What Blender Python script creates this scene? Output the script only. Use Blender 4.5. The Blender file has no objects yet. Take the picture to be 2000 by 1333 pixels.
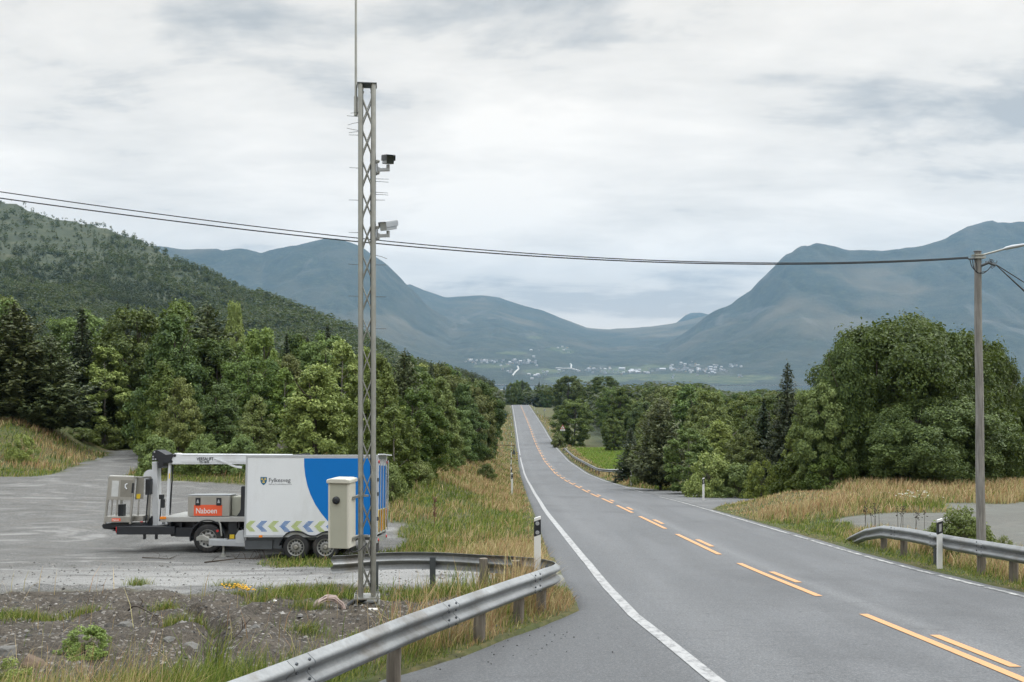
import bpy, bmesh, math, random
import numpy as np
from mathutils import Vector, Matrix

S = bpy.context.scene
COL = S.collection
R = math.radians
rng = np.random.default_rng(11)
random.seed(5)

# ------------------------------------------------------------------ camera, sky, sun, exposure
F, CX, HY = 2000.0, 1000.0, 735.0        # focal length in photo pixels, principal column, eye-level row
cam = bpy.data.cameras.new('camera'); camo = bpy.data.objects.new('camera', cam); COL.objects.link(camo)
cam.sensor_width = 36; cam.lens = 36; cam.shift_y = (HY - 666.5) / 2000
cam.clip_start = 0.1; cam.clip_end = 30000
camo.location = (0, 0, 0); camo.rotation_euler = (R(90), 0, 0)
S.camera = camo

SUN_EL, SUN_AZ = R(50), R(70)            # azimuth clockwise from the view direction (+Y)
W = bpy.data.worlds.new('World'); S.world = W; W.use_nodes = True
nt = W.node_tree; nt.nodes.clear()
def N(t, **k):
    n = nt.nodes.new(t)
    for a, b in k.items(): setattr(n, a, b)
    return n
L = nt.links.new
out = N('ShaderNodeOutputWorld'); bg = N('ShaderNodeBackground'); bg.inputs['Strength'].default_value = 0.1
sky = N('ShaderNodeTexSky', sky_type='NISHITA', sun_disc=False, sun_elevation=SUN_EL, sun_rotation=SUN_AZ)
tc = N('ShaderNodeTexCoord'); sep = N('ShaderNodeSeparateXYZ'); L(tc.outputs['Generated'], sep.inputs[0])
def M(op, a, b=None, clamp=False):
    n = N('ShaderNodeMath', operation=op, use_clamp=clamp)
    for i, v in enumerate((a, b)):
        if v is None: continue
        if isinstance(v, (int, float)): n.inputs[i].default_value = v
        else: L(v, n.inputs[i])
    return n.outputs[0]
zc = M('MAXIMUM', sep.outputs['Z'], 0.0)
den = M('ADD', zc, 0.20)
cmb = N('ShaderNodeCombineXYZ')
L(M('DIVIDE', sep.outputs['X'], den), cmb.inputs[0]); L(M('DIVIDE', sep.outputs['Y'], den), cmb.inputs[1])
def noise(vec, scale, detail, rough, off=(0, 0, 0), stretch=(1, 1, 1), dist=0.0):
    mp = N('ShaderNodeMapping'); mp.inputs['Location'].default_value = off; mp.inputs['Scale'].default_value = stretch
    L(vec, mp.inputs[0])
    t = N('ShaderNodeTexNoise'); t.inputs['Scale'].default_value = scale; t.inputs['Detail'].default_value = detail
    t.inputs['Roughness'].default_value = rough; t.inputs['Distortion'].default_value = dist
    L(mp.outputs[0], t.inputs['Vector']); return t.outputs['Fac']
n1 = noise(cmb.outputs[0], 0.75, 9, 0.52, (21.7, 6.4, 5), (-0.9, 1.0, 1), 0.2)
n2 = noise(cmb.outputs[0], 2.6, 9, 0.57, (7.3, 2.2, 1), (0.8, 1.3, 1), 0.25)
mixn = M('ADD', M('MULTIPLY', n1, 0.68), M('MULTIPLY', n2, 0.32))
rmp = N('ShaderNodeValToRGB'); L(mixn, rmp.inputs[0])
cr = rmp.color_ramp; cr.elements[0].position = 0.435; cr.elements[1].position = 0.605
cr.elements[0].color = (5.3, 5.4, 5.35, 1); cr.elements[1].color = (11.2, 10.6, 9.75, 1)
e = cr.elements.new(0.49); e.color = (9.0, 8.6, 7.95, 1)
hz = N('ShaderNodeMapRange'); L(sep.outputs['Z'], hz.inputs[0])
hz.inputs['From Min'].default_value = 0.0; hz.inputs['From Max'].default_value = 0.12
hz.inputs['To Min'].default_value = 0.7; hz.inputs['To Max'].default_value = 0.0
hmix = N('ShaderNodeMix', data_type='RGBA'); L(hz.outputs[0], hmix.inputs[0]); L(rmp.outputs[0], hmix.inputs[6])
hmix.inputs[7].default_value = (9.2, 8.1, 6.9, 1)
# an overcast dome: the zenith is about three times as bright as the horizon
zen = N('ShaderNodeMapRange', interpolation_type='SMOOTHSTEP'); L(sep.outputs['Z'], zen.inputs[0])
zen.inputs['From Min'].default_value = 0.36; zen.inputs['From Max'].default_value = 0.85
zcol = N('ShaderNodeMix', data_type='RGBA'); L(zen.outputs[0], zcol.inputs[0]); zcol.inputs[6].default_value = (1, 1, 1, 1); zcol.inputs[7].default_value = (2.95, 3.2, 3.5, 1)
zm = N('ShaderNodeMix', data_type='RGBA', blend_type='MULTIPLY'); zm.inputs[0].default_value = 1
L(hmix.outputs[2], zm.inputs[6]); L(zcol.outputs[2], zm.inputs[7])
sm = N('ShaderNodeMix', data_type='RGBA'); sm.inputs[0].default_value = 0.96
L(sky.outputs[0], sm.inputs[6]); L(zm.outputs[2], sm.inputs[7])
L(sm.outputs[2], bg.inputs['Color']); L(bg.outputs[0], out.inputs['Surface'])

sun = bpy.data.lights.new('sun', 'SUN'); suno = bpy.data.objects.new('sun', sun); COL.objects.link(suno)
sun.energy = 1.3; sun.angle = R(28); sun.color = (1.0, 0.975, 0.935)
suno.rotation_euler = Vector((-math.sin(SUN_AZ) * math.cos(SUN_EL), -math.cos(SUN_AZ) * math.cos(SUN_EL), -math.sin(SUN_EL))).to_track_quat('-Z', 'Y').to_euler()
suno.location = (30, 10, 60)

S.view_settings.view_transform = 'Standard'; S.view_settings.look = 'None'
S.view_settings.exposure = 0.1; S.view_settings.gamma = 1.0
S.render.engine = 'CYCLES'
S.cycles.max_bounces = 5; S.cycles.diffuse_bounces = 3; S.cycles.glossy_bounces = 3
S.cycles.transmission_bounces = 3; S.cycles.volume_bounces = 0; S.cycles.use_denoising = True
S.cycles.caustics_reflective = False; S.cycles.caustics_refractive = False

# ------------------------------------------------------------------ numpy noise
def hash2(ix, iy, seed):
    h = (ix.astype(np.int64) * 374761393 + iy.astype(np.int64) * 668265263 + seed * 974634777) & 0xffffffff
    h = ((h ^ (h >> 13)) * 1274126177) & 0xffffffff
    return ((h ^ (h >> 16)) & 0xffff) / 65535.0
def vnoise(x, y, seed=0):
    ix = np.floor(x); iy = np.floor(y); fx = x - ix; fy = y - iy
    fx = fx * fx * (3 - 2 * fx); fy = fy * fy * (3 - 2 * fy)
    a = hash2(ix, iy, seed); b = hash2(ix + 1, iy, seed); c = hash2(ix, iy + 1, seed); d = hash2(ix + 1, iy + 1, seed)
    return (a * (1 - fx) + b * fx) * (1 - fy) + (c * (1 - fx) + d * fx) * fy
def fbm(x, y, o=4, seed=0):
    x = np.asarray(x, float); y = np.asarray(y, float)
    s = 0; a = 0.5; t = 0
    for k in range(o):
        s = s + a * vnoise(x * 2 ** k + 17.3 * k, y * 2 ** k - 9.1 * k, seed + k); t += a; a *= 0.5
    return s / t
def sst(a, b, x):
    t = np.clip((x - a) / (b - a), 0, 1); return t * t * (3 - 2 * t)
def inpoly(x, y, poly):
    x = np.asarray(x, float); y = np.asarray(y, float)
    r = np.zeros(x.shape, bool); n = len(poly)
    for i in range(n):
        x0, y0 = poly[i]; x1, y1 = poly[(i + 1) % n]
        if y0 == y1: continue
        c = ((y0 > y) != (y1 > y)) & (x < (x1 - x0) * (y - y0) / (y1 - y0) + x0)
        r ^= c
    return r

# ------------------------------------------------------------------ terrain height (eye level = 0)
def table(pts, sm=9, step=1.0, lo=-250, hi=9000):
    ys = np.arange(lo, hi, step); p = np.array(pts, float)
    v = np.interp(ys, p[:, 0], p[:, 1]); k = np.ones(sm) / sm
    vp = np.pad(v, sm // 2, mode='edge'); v = np.convolve(vp, k, 'valid')
    return lambda y: np.interp(y, ys, v)
FAR = [(500, 14.8), (600, 19), (800, 27), (1200, 33), (2300, 33.5), (2500, 36), (9000, 38)]
road_d = table([(-250, -2), (-40, 1.2), (0, 2.35), (5, 2.72), (10.5, 3.14), (14.8, 3.44), (22.9, 4.18), (41.4, 5.44), (49, 6.03),
                (62, 7.1), (76, 8.15), (89, 9.12), (110, 10.5), (146, 12.1), (190, 13.0), (215, 13.05), (250, 12.6), (330, 12.2), (400, 11.95), (425, 12.0), (450, 12.6)] + FAR, 7)
lot_d = table([(-250, -2), (-40, 1.2), (0, 2.35), (5, 2.72), (10.5, 3.14), (15.9, 3.6), (18, 3.88), (22, 4.22), (25, 4.47), (27, 4.66), (29, 4.80), (32, 4.82), (36, 4.72), (46, 4.5),
               (60, 4.6), (80, 5.2), (110, 7.5), (150, 10), (200, 12), (300, 12.5), (422, 12.5)] + FAR, 3)
rgt_d = table([(-250, -2), (-40, 1.2), (0, 2.35), (5, 2.72), (10.5, 3.14), (14.8, 3.5), (20, 4.0), (29, 4.5), (36, 4.66), (46, 4.85), (54, 6.0),
               (62, 6.9), (76, 8.4), (90, 9.6), (146, 12.6), (211, 13.8), (422, 13.2)] + FAR, 3)
cen_x = table([(-250, 6), (0, 5.5), (10.5, 5.3), (14.8, 5.05), (23, 5.0), (41, 4.66), (76, 4.7), (146, 4.6), (211, 4.5), (250, 4.3), (330, 3.9), (422, 3.45), (500, 2.9), (700, 1)], 7)
def left_edge(y):
    t = np.interp(y, [-60, 0, 5, 8, 10.5, 11.7, 13.2, 14.6, 15.5, 16.5, 18, 20.5, 27.7, 36, 60, 100],
                  [-7, -4.6, -3.3, -2.4, -1.57, -0.75, -0.05, 0.62, 0.95, 1.0, 0.95, 0.9, 0.86, 0.8, 0.8, 0.8])
    return np.where(y > 60, np.minimum(cen_x(y) - 3.8, 0.85), t)
def right_edge(y): return cen_x(y) + 3.78

SIL = np.array([(-1500, 330), (-600, 345), (0, 388), (50, 398), (100, 421), (200, 441), (260, 463), (330, 496), (400, 530), (470, 562), (560, 598), (640, 629), (700, 655), (740, 680), (780, 708), (860, 738), (920, 752), (960, 757), (1000, 760)], float)
YC = np.array([(-1500, 1250), (0, 1200), (300, 1050), (500, 900), (700, 740), (800, 600), (900, 520), (1000, 500)], float)
Y0 = np.array([(-1500, 110), (0, 120), (500, 130), (700, 170), (800, 230), (900, 330), (1000, 400)], float)
TRACK = np.array([(40, -18.6), (47, -19.4), (58, -21.4), (75, -25.5), (100, -34)], float)
def G(x, y, detail=True):
    x = np.asarray(x, float); y = np.asarray(y, float)
    rd = road_d(y); le = left_edge(y); re = right_edge(y)
    wl = sst(0, 1, (le - 0.3 - x) / (1.0 + 0.09 * np.clip(y, 0, 70)))
    wr = sst(0, 1, (x - re - 0.3) / 3.2)
    d = rd * (1 - wl) + lot_d(y) * wl
    d = d * (1 - wr) + rgt_d(y) * wr
    z = -d
    # grassy mound at the far left of the lot, beside the track
    tx = np.interp(y, TRACK[:, 0], TRACK[:, 1])
    z = z + 2.0 * sst(45, 56, y) * sst(1.8, 6.5, tx - x) * (1 - sst(90, 140, y))
    z = z + 0.25 * sst(45, 50, y) * sst(1.8, 5, x - tx) * sst(-6, -9, x) * (1 - sst(80, 120, y))
    # hillside on the left
    ys = np.maximum(y, 30.0)
    u = CX + F * x / ys
    uc = np.clip(u, -1500, 1000)
    e = (HY - np.interp(uc, SIL[:, 0], SIL[:, 1])) / F
    yc = np.interp(uc, YC[:, 0], YC[:, 1]); y0 = np.interp(uc, Y0[:, 0], Y0[:, 1])
    a0 = -lot_d(y0) / y0
    t = np.clip((ys - y0) / (yc - y0), 0, 1)
    a = a0 + (e - a0) * t ** 0.75
    zh = np.where(ys < yc, a * ys, e * yc - (ys - yc) * 0.28)
    zh = zh + sst(0, 0.3, t) * (fbm(x / 60, y / 60, 4, 3) - 0.5) * 9
    w = sst(0, 0.04, t) * sst(985, 900, u)
    z = np.where(w > 0, np.maximum(z, z * (1 - w) + zh * w), z)
    z = np.where((y < 2300), z, np.minimum(z, -rd))
    ap = sst(15.5, 12.8, x) * sst(re - 0.2, re + 0.2, x) * sst(42.0, 46.5, y) * sst(80, 72, y)
    z = z * (1 - ap) + (-rd - 0.03) * ap
    if detail:
        on = (x > le - 0.05) & (x < re + 0.05)
        off = np.minimum(np.abs(x - le), np.abs(x - re))
        amp = np.where(on, 0, sst(0.0, 1.2, off))
        z = z + amp * (0.10 * (fbm(x / 2.2, y / 2.2, 3, 21) - 0.5) + 0.6 * (fbm(x / 25, y / 25, 2, 5) - 0.5) * sst(48, 80, y) * sst(2, 12, off))
        dm = dirt_mask(x, y)
        rough = fbm(x / 0.55, y / 0.55, 4, 8) - 0.5
        z = z + dm * (0.34 * rough + 0.2 * (fbm(x / 1.7, y / 1.7, 3, 31) - 0.5))
        # eroded gully in the dirt, left of the mast
        gx = np.interp(y, [11.5, 13.5, 15.2, 16.6, 17.6], [-3.6, -3.9, -4.5, -5.6, -7.5])
        z = z - dm * 0.36 * np.exp(-((x - gx - 0.25 * (fbm(x * 0, y / 0.6, 3, 77) - 0.5)) / 0.15) ** 2) * sst(11.3, 13, y) * sst(18.0, 16.4, y)
    return z
LOT = [(-90, 19.4), (-12, 18.9), (-6, 18.6), (-3, 18.85), (0.9, 18.5), (0.93, 22.4), (-1.0, 23), (-2.6, 22.7), (-5.5, 23.3), (-5.9, 25.0), (-3.1, 27), (-3.5, 33),
       (-5.5, 38), (-9.5, 42.5), (-14, 44), (-17.5, 45.5), (-21.5, 46), (-30, 45.5), (-90, 44)]
RLOT = [(10.4, 33.8), (12.3, 34.6), (15.3, 35.0), (16.0, 37.6), (26, 38.2), (60, 38), (60, 18), (15, 19), (12.2, 24.5), (10.9, 29)]
RAPRON = [(8.2, 76), (9.5, 70), (11.9, 61.5), (13.2, 56.5), (12.9, 53.8), (11.8, 50), (9.8, 47), (8.2, 42.5)]
DIRT = [(-40, 10.3), (-6.0, 10.5), (-3.6, 10.6), (-1.9, 11.2), (-1.2, 12.0), (-0.6, 13.4), (-0.1, 14.8), (0.1, 16.4), (-0.3, 17.2), (-1.0, 18.6), (-3, 19.2), (-12, 19.6), (-40, 20.2)]
def soft(x, y, poly, wob, scale, seed, blur=0.0):
    dx = (fbm(x / scale, y / scale, 3, seed) - 0.5) * 2 * wob; dy = (fbm(x / scale, y / scale, 3, seed + 9) - 0.5) * 2 * wob
    m = 0
    offs = [(0, 0)] if blur == 0 else [(0, 0), (blur, 0), (-blur, 0), (0, blur), (0, -blur)]
    for ox, oy in offs: m = m + inpoly(x + dx + ox, y + dy + oy, poly).astype(float)
    return m / len(offs)
def dirt_mask(x, y): return soft(x, y, DIRT, 0.5, 0.9, 40, 0.35)
def lot_mask(x, y):
    m = soft(x, y, LOT, 0.45, 1.1, 50, 0.18)
    tx = np.interp(y, TRACK[:, 0], TRACK[:, 1])
    tr = (np.abs(x - tx + 0.5 * (fbm(x / 1.5, y / 1.5, 2, 4) - 0.5)) < 1.75) & (y > 42) & (y < 65)
    return np.maximum(m, tr.astype(float))
def rlot_mask(x, y): return soft(x, y, RLOT, 0.6, 1.2, 60, 0.15)
def rapron_mask(x, y): return soft(x, y, RAPRON, 0.12, 0.6, 70, 0.08)
def gz(x, y): return float(G(np.array([x]), np.array([y]))[0])

def ground_pt(px, py, ymin=4, ymax=600):
    """where the ray through this photo pixel meets the ground"""
    ys = np.exp(np.linspace(math.log(ymin), math.log(ymax), 4000))
    xs = (px - CX) / F * ys; zr = -(py - HY) / F * ys
    k = np.argmax(zr < G(xs, ys, False)); y = ys[k]
    return Vector((xs[k], y, gz(xs[k], y)))
def P(px, py, Y): return Vector(((px - CX) / F * Y, Y, -(py - HY) / F * Y))

# ------------------------------------------------------------------ object helpers
def tag(o, label=None, cat=None, group=None, kind=None):
    if label: o['label'] = label
    if cat: o['category'] = cat
    if group: o['group'] = group
    if kind: o['kind'] = kind
    return o
def empty(name, loc, label, cat, group=None, rz=0.0):
    o = bpy.data.objects.new(name, None); COL.objects.link(o); o.empty_display_size = 0.3
    o.location = loc; o.rotation_euler = (0, 0, rz); return tag(o, label, cat, group)
def np_mesh(name, V, faces_flat, counts, mats, col=None, smooth=False, matidx=None):
    me = bpy.data.meshes.new(name)
    V = np.asarray(V, np.float32); ff = np.asarray(faces_flat, np.int32).ravel(); counts = np.asarray(counts, np.int32)
    me.vertices.add(len(V)); me.vertices.foreach_set('co', V.ravel())
    me.loops.add(len(ff)); me.loops.foreach_set('vertex_index', ff)
    me.polygons.add(len(counts)); st = np.zeros(len(counts), np.int32); st[1:] = np.cumsum(counts)[:-1]
    me.polygons.foreach_set('loop_start', st); me.polygons.foreach_set('loop_total', counts)
    if matidx is not None: me.polygons.foreach_set('material_index', np.asarray(matidx, np.int32))
    me.polygons.foreach_set('use_smooth', np.full(len(counts), smooth))
    for m in (mats if isinstance(mats, (list, tuple)) else [mats]): me.materials.append(m)
    if col is not None:
        a = me.color_attributes.new('Col', 'FLOAT_COLOR', 'POINT')
        c = np.ones((len(V), 4), np.float32); c[:, :col.shape[1]] = col; a.data.foreach_set('color', c.ravel())
    me.update(calc_edges=True); me.validate(); return me
def obj(name, me, parent=None):
    o = bpy.data.objects.new(name, me); COL.objects.link(o)
    if parent is not None: o.parent = parent
    return o
class MB:
    """collects boxes, bars, tubes and prisms into one mesh"""
    def __init__(s): s.v = []; s.f = []; s.m = []; s.sm = []; s.cur = 0
    def add(s, vs, fs, smooth=False):
        b = len(s.v); s.v += [tuple(v) for v in vs]
        for f in fs: s.f.append([b + i for i in f]); s.m.append(s.cur); s.sm.append(smooth)
        return s
    def box(s, x0, x1, y0, y1, z0, z1, M=None):
        vs = [Vector((x, y, z)) for z in (z0, z1) for y in (y0, y1) for x in (x0, x1)]
        if M is not None: vs = [M @ v for v in vs]
        return s.add(vs, [(0, 2, 3, 1), (4, 5, 7, 6), (0, 1, 5, 4), (2, 6, 7, 3), (0, 4, 6, 2), (1, 3, 7, 5)])
    def prism(s, pts, a0, a1, axis='y'):
        """outline in the other two axes, extruded along axis"""
        n = len(pts)
        ar = sum(pts[i][0] * pts[(i + 1) % n][1] - pts[(i + 1) % n][0] * pts[i][1] for i in range(n))
        if ar < 0: pts = pts[::-1]
        mk = {'y': lambda p, a: (p[0], a, p[1]), 'x': lambda p, a: (a, p[0], p[1]), 'z': lambda p, a: (p[0], p[1], a)}[axis]
        vs = [mk(p, a0) for p in pts] + [mk(p, a1) for p in pts]
        fs = [tuple(range(n)), tuple(range(2 * n - 1, n - 1, -1))] + [(i, i + n, (i + 1) % n + n, (i + 1) % n) for i in range(n)]
        if axis != 'y': fs = [f[::-1] for f in fs]
        return s.add(vs, fs)
    def tube(s, pts, r, n=8, cap=True, smooth=True):
        pts = [Vector(p) for p in pts]; k = len(pts); rs = r if isinstance(r, (list, tuple)) else [r] * k
        rings = []; up = None
        for i, p in enumerate(pts):
            d = (pts[min(i + 1, k - 1)] - pts[max(i - 1, 0)]).normalized()
            if up is None:
                up = Vector((0, 0, 1)) if abs(d.z) < 0.9 else Vector((1, 0, 0))
            a = d.cross(up).normalized(); b = a.cross(d).normalized(); up = b
            rings.append([p + (a * math.cos(2 * math.pi * j / n) + b * math.sin(2 * math.pi * j / n)) * rs[i] for j in range(n)])
        vs = [v for q in rings for v in q]
        fs = [(i * n + j, i * n + (j + 1) % n, (i + 1) * n + (j + 1) % n, (i + 1) * n + j) for i in range(k - 1) for j in range(n)]
        s.add(vs, fs, smooth)
        if cap:
            s.add(rings[0], [tuple(range(n - 1, -1, -1))]); s.add(rings[-1], [tuple(range(n))])
        return s
    def lathe(s, prof, c, axis='y', n=28, smooth=True, cap=True):
        """prof: (radius, along) pairs about an axis through c"""
        vs = []
        for (r, a) in prof:
            for j in range(n):
                t = 2 * math.pi * j / n; p, q = r * math.cos(t), r * math.sin(t)
                vs.append({'y': (c[0] + p, c[1] + a, c[2] + q), 'x': (c[0] + a, c[1] + p, c[2] + q), 'z': (c[0] + p, c[1] + q, c[2] + a)}[axis])
        k = len(prof)
        fs = [(i * n + j, i * n + (j + 1) % n, (i + 1) * n + (j + 1) % n, (i + 1) * n + j) for i in range(k - 1) for j in range(n)]
        s.add(vs, fs, smooth)
        if cap: s.add(vs[:n], [tuple(range(n))]); s.add(vs[-n:], [tuple(range(n))])
        return s
    def sheet(s, pts): return s.add(pts, [tuple(range(len(pts)))])
    def build(s, name, mats, parent=None, bevel=0, recalc=True, loc=None):
        me = bpy.data.meshes.new(name); me.from_pydata(s.v, [], s.f)
        for m in (mats if isinstance(mats, (list, tuple)) else [mats]): me.materials.append(m)
        me.polygons.foreach_set('material_index', np.array(s.m, np.int32)); me.polygons.foreach_set('use_smooth', np.array(s.sm, bool))
        if recalc:
            bm = bmesh.new(); bm.from_mesh(me); bmesh.ops.recalc_face_normals(bm, faces=bm.faces); bm.to_mesh(me); bm.free()
        me.update(); o = obj(name, me, parent)
        if loc is not None: o.location = loc
        if bevel:
            b = o.modifiers.new('bevel', 'BEVEL'); b.width = bevel; b.segments = 2; b.limit_method = 'ANGLE'
        return o
def text_obj(name, body, size, loc, mat, parent, sx=1.0, align='LEFT', rot=(math.pi / 2, 0, 0), bold=0.0):
    cu = bpy.data.curves.new(name, 'FONT'); cu.body = body; cu.size = size; cu.align_x = align; cu.extrude = 0.0015; cu.offset = bold
    tmp = bpy.data.objects.new(name + '_tmp', cu); COL.objects.link(tmp)
    bpy.context.view_layer.update()
    me = bpy.data.meshes.new_from_object(tmp.evaluated_get(bpy.context.evaluated_depsgraph_get()))
    bpy.data.objects.remove(tmp); me.materials.clear(); me.materials.append(mat); me.name = name
    o = obj(name, me, parent); o.location = loc; o.rotation_euler = rot; o.scale = (sx, 1, 1); return o

# ------------------------------------------------------------------ materials
class NT:
    def __init__(s, name):
        s.m = bpy.data.materials.new(name); s.m.use_nodes = True; s.t = s.m.node_tree; s.p = s.t.nodes['Principled BSDF']
    def n(s, t, **k):
        n = s.t.nodes.new(t)
        for a, b in k.items(): setattr(n, a, b)
        return n
    def l(s, a, b): s.t.links.new(a, b)
    def pos(s, obj=False):
        return s.n('ShaderNodeTexCoord').outputs['Object'] if obj else s.n('ShaderNodeNewGeometry').outputs['Position']
    def noise(s, scale, detail=4, rough=0.55, vec=None, stretch=None, dist=0):
        t = s.n('ShaderNodeTexNoise'); t.inputs['Scale'].default_value = scale; t.inputs['Detail'].default_value = detail
        t.inputs['Roughness'].default_value = rough; t.inputs['Distortion'].default_value = dist
        v = vec if vec is not None else s.pos()
        if stretch:
            mp = s.n('ShaderNodeMapping'); mp.inputs['Scale'].default_value = stretch; s.l(v, mp.inputs[0]); v = mp.outputs[0]
        s.l(v, t.inputs['Vector']); return t.outputs['Fac']
    def voro(s, scale, vec=None, out='Color'):
        t = s.n('ShaderNodeTexVoronoi'); t.inputs['Scale'].default_value = scale
        s.l(vec if vec is not None else s.pos(), t.inputs['Vector']); return t.outputs[out]
    def ramp(s, fac, stops):
        r = s.n('ShaderNodeValToRGB'); s.l(fac, r.inputs[0]); cr = r.color_ramp
        cr.elements[0].position = stops[0][0]; cr.elements[0].color = (*stops[0][1], 1)
        cr.elements[1].position = stops[-1][0]; cr.elements[1].color = (*stops[-1][1], 1)
        for p, c in stops[1:-1]: e = cr.elements.new(p); e.color = (*c, 1)
        return r.outputs[0]
    def rng(s, fac, a, b, c=0.0, d=1.0):
        r = s.n('ShaderNodeMapRange'); s.l(fac, r.inputs[0])
        for i, v in enumerate((a, b, c, d)): r.inputs[1 + i].default_value = v
        return r.outputs[0]
    def mix(s, fac, a, b, mode='MIX'):
        m = s.n('ShaderNodeMix', data_type='RGBA', blend_type=mode)
        for i, v in ((0, fac), (6, a), (7, b)):
            if isinstance(v, (int, float)): m.inputs[i].default_value = v
            elif isinstance(v, tuple): m.inputs[i].default_value = (*v, 1)
            else: s.l(v, m.inputs[i])
        return m.outputs[2]
    def math(s, op, a, b=0.0):
        m = s.n('ShaderNodeMath', operation=op)
        for i, v in enumerate((a, b)):
            if isinstance(v, (int, float)): m.inputs[i].default_value = v
            else: s.l(v, m.inputs[i])
        return m.outputs[0]
    def bump(s, h, strength=0.3, dist=0.01):
        b = s.n('ShaderNodeBump'); b.inputs['Strength'].default_value = strength; b.inputs['Distance'].default_value = dist
        s.l(h, b.inputs['Height']); s.l(b.outputs[0], s.p.inputs['Normal']); return b
    def base(s, c):
        if isinstance(c, tuple): s.p.inputs['Base Color'].default_value = (*c, 1)
        else: s.l(c, s.p.inputs['Base Color'])
    def rough(s, r):
        if isinstance(r, (int, float)): s.p.inputs['Roughness'].default_value = r
        else: s.l(r, s.p.inputs['Roughness'])
def plain(name, c, rough=0.5, metal=0.0, var=0.15, scale=3.0, bump=0.0, spec=0.5, dirt=None, objspace=True):
    t = NT(name); v = t.pos(objspace)
    f = t.noise(scale, 6, 0.6, v); f2 = t.noise(scale * 14, 3, 0.6, v)
    lo = tuple(max(0, k * (1 - var)) for k in c); hi = tuple(min(1, k * (1 + var)) for k in c)
    col = t.ramp(f, [(0.3, lo), (0.7, hi)])
    col = t.mix(0.25, col, t.ramp(f2, [(0.35, lo), (0.65, hi)]))
    if dirt:
        dm = t.rng(t.noise(scale * 0.8, 6, 0.7, v, stretch=(1, 1, 0.35)), 0.52, 0.75, 0, dirt[1]); col = t.mix(dm, col, dirt[0])
    t.base(col); t.rough(t.rng(f, 0.25, 0.75, max(0.02, rough - 0.1), min(1, rough + 0.1)))
    t.p.inputs['Metallic'].default_value = metal; t.p.inputs['Specular IOR Level'].default_value = spec
    if bump: t.bump(f2, bump, 0.004)
    return t.m
# ------------------------------------------------------------------ setting: ground, road, markings, fjord, mountains
def ground_mat():
    t = NT('ground'); pos = t.pos()
    at = t.n('ShaderNodeAttribute', attribute_name='Col'); sp = t.n('ShaderNodeSeparateColor'); t.l(at.outputs['Color'], sp.inputs[0])
    big = t.noise(0.35, 5, 0.6, pos); mid = t.noise(2.2, 6, 0.65, pos); fine = t.noise(38, 4, 0.7, pos); st = t.voro(26, pos); st2 = t.voro(70, pos)
    stg = t.n('ShaderNodeSeparateColor'); t.l(st, stg.inputs[0])
    stg2 = t.n('ShaderNodeSeparateColor'); t.l(st2, stg2.inputs[0])
    # packed grey gravel with pale dried tracks and darker damp areas
    g = t.ramp(stg2.outputs[0], [(0.0, (0.055, 0.055, 0.053)), (0.5, (0.115, 0.114, 0.11)), (0.93, (0.18, 0.178, 0.172)), (1.0, (0.32, 0.31, 0.3))])
    trk = t.noise(0.5, 5, 0.6, pos, stretch=(0.5, 1.2, 1), dist=2.2)
    g = t.mix(t.rng(trk, 0.55, 0.66, 0, 0.6), g, (0.27, 0.268, 0.26))
    g = t.mix(t.rng(trk, 0.47, 0.36, 0, 0.65), g, (0.075, 0.074, 0.07))
    g = t.mix(t.rng(mid, 0.52, 0.75, 0, 0.55), g, (0.14, 0.125, 0.105))
    pl = t.n('ShaderNodeAttribute', attribute_name='Pale'); g = t.mix(t.math('MULTIPLY', pl.outputs['Fac'], 0.7), g, t.ramp(stg2.outputs[1], [(0, (0.17, 0.17, 0.165)), (0.6, (0.30, 0.298, 0.29)), (1, (0.42, 0.415, 0.40))]))
    # turned brown soil with stones
    d = t.ramp(fine, [(0.3, (0.011, 0.009, 0.007)), (0.52, (0.05, 0.041, 0.031)), (0.74, (0.13, 0.11, 0.086))])
    d = t.mix(t.rng(mid, 0.48, 0.7, 0, 0.55), d, (0.125, 0.105, 0.082))
    d = t.mix(t.rng(stg.outputs[0], 0.9, 0.93, 0, 0.75), d, (0.22, 0.205, 0.185))
    d = t.mix(t.rng(stg.outputs[1], 0.86, 0.9, 0, 0.8), d, (0.022, 0.018, 0.014))
    # turf under the grass
    s = t.ramp(t.noise(5, 5, 0.65, pos), [(0.3, (0.032, 0.030, 0.012)), (0.5, (0.075, 0.075, 0.025)), (0.7, (0.15, 0.115, 0.055))])
    s = t.mix(t.rng(big, 0.45, 0.6, 0, 0.6), s, (0.05, 0.075, 0.02))
    a = t.ramp(fine, [(0.3, (0.11, 0.112, 0.114)), (0.7, (0.17, 0.172, 0.174))])
    a = t.mix(t.rng(big, 0.45, 0.6, 0, 0.5), a, (0.21, 0.212, 0.213))
    fl = t.ramp(t.noise(0.06, 6, 0.7, pos), [(0.32, (0.018, 0.027, 0.011)), (0.52, (0.032, 0.043, 0.017)), (0.72, (0.068, 0.070, 0.032))])
    c = t.mix(sp.outputs[0], s, g); c = t.mix(sp.outputs[1], c, d); c = t.mix(sp.outputs[2], c, a)
    al = at.outputs['Alpha']; c = t.mix(al, fl, c)
    t.base(c); t.rough(0.85); t.p.inputs['Specular IOR Level'].default_value = 0.3
    h = t.math('ADD', fine, t.math('MULTIPLY', stg2.outputs[1], 0.6)); t.bump(h, 0.5, 0.03)
    return t.m
def axis(fine0, fine1, step, lo, hi, gr):
    v = list(np.arange(fine0, fine1, step)); s = step; x = fine1
    while x < hi: v.append(x); s *= gr; x += s
    v.append(hi); s = step; x = fine0
    while x > lo: s *= gr; x -= s; v.insert(0, max(x, lo))
    return np.array(v)
xs = axis(-14, 13.5, 0.14, -6000, 6000, 1.06); ys = axis(6, 50, 0.15, -190, 2700, 1.022)
X, Y = np.meshgrid(xs, ys)
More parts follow.
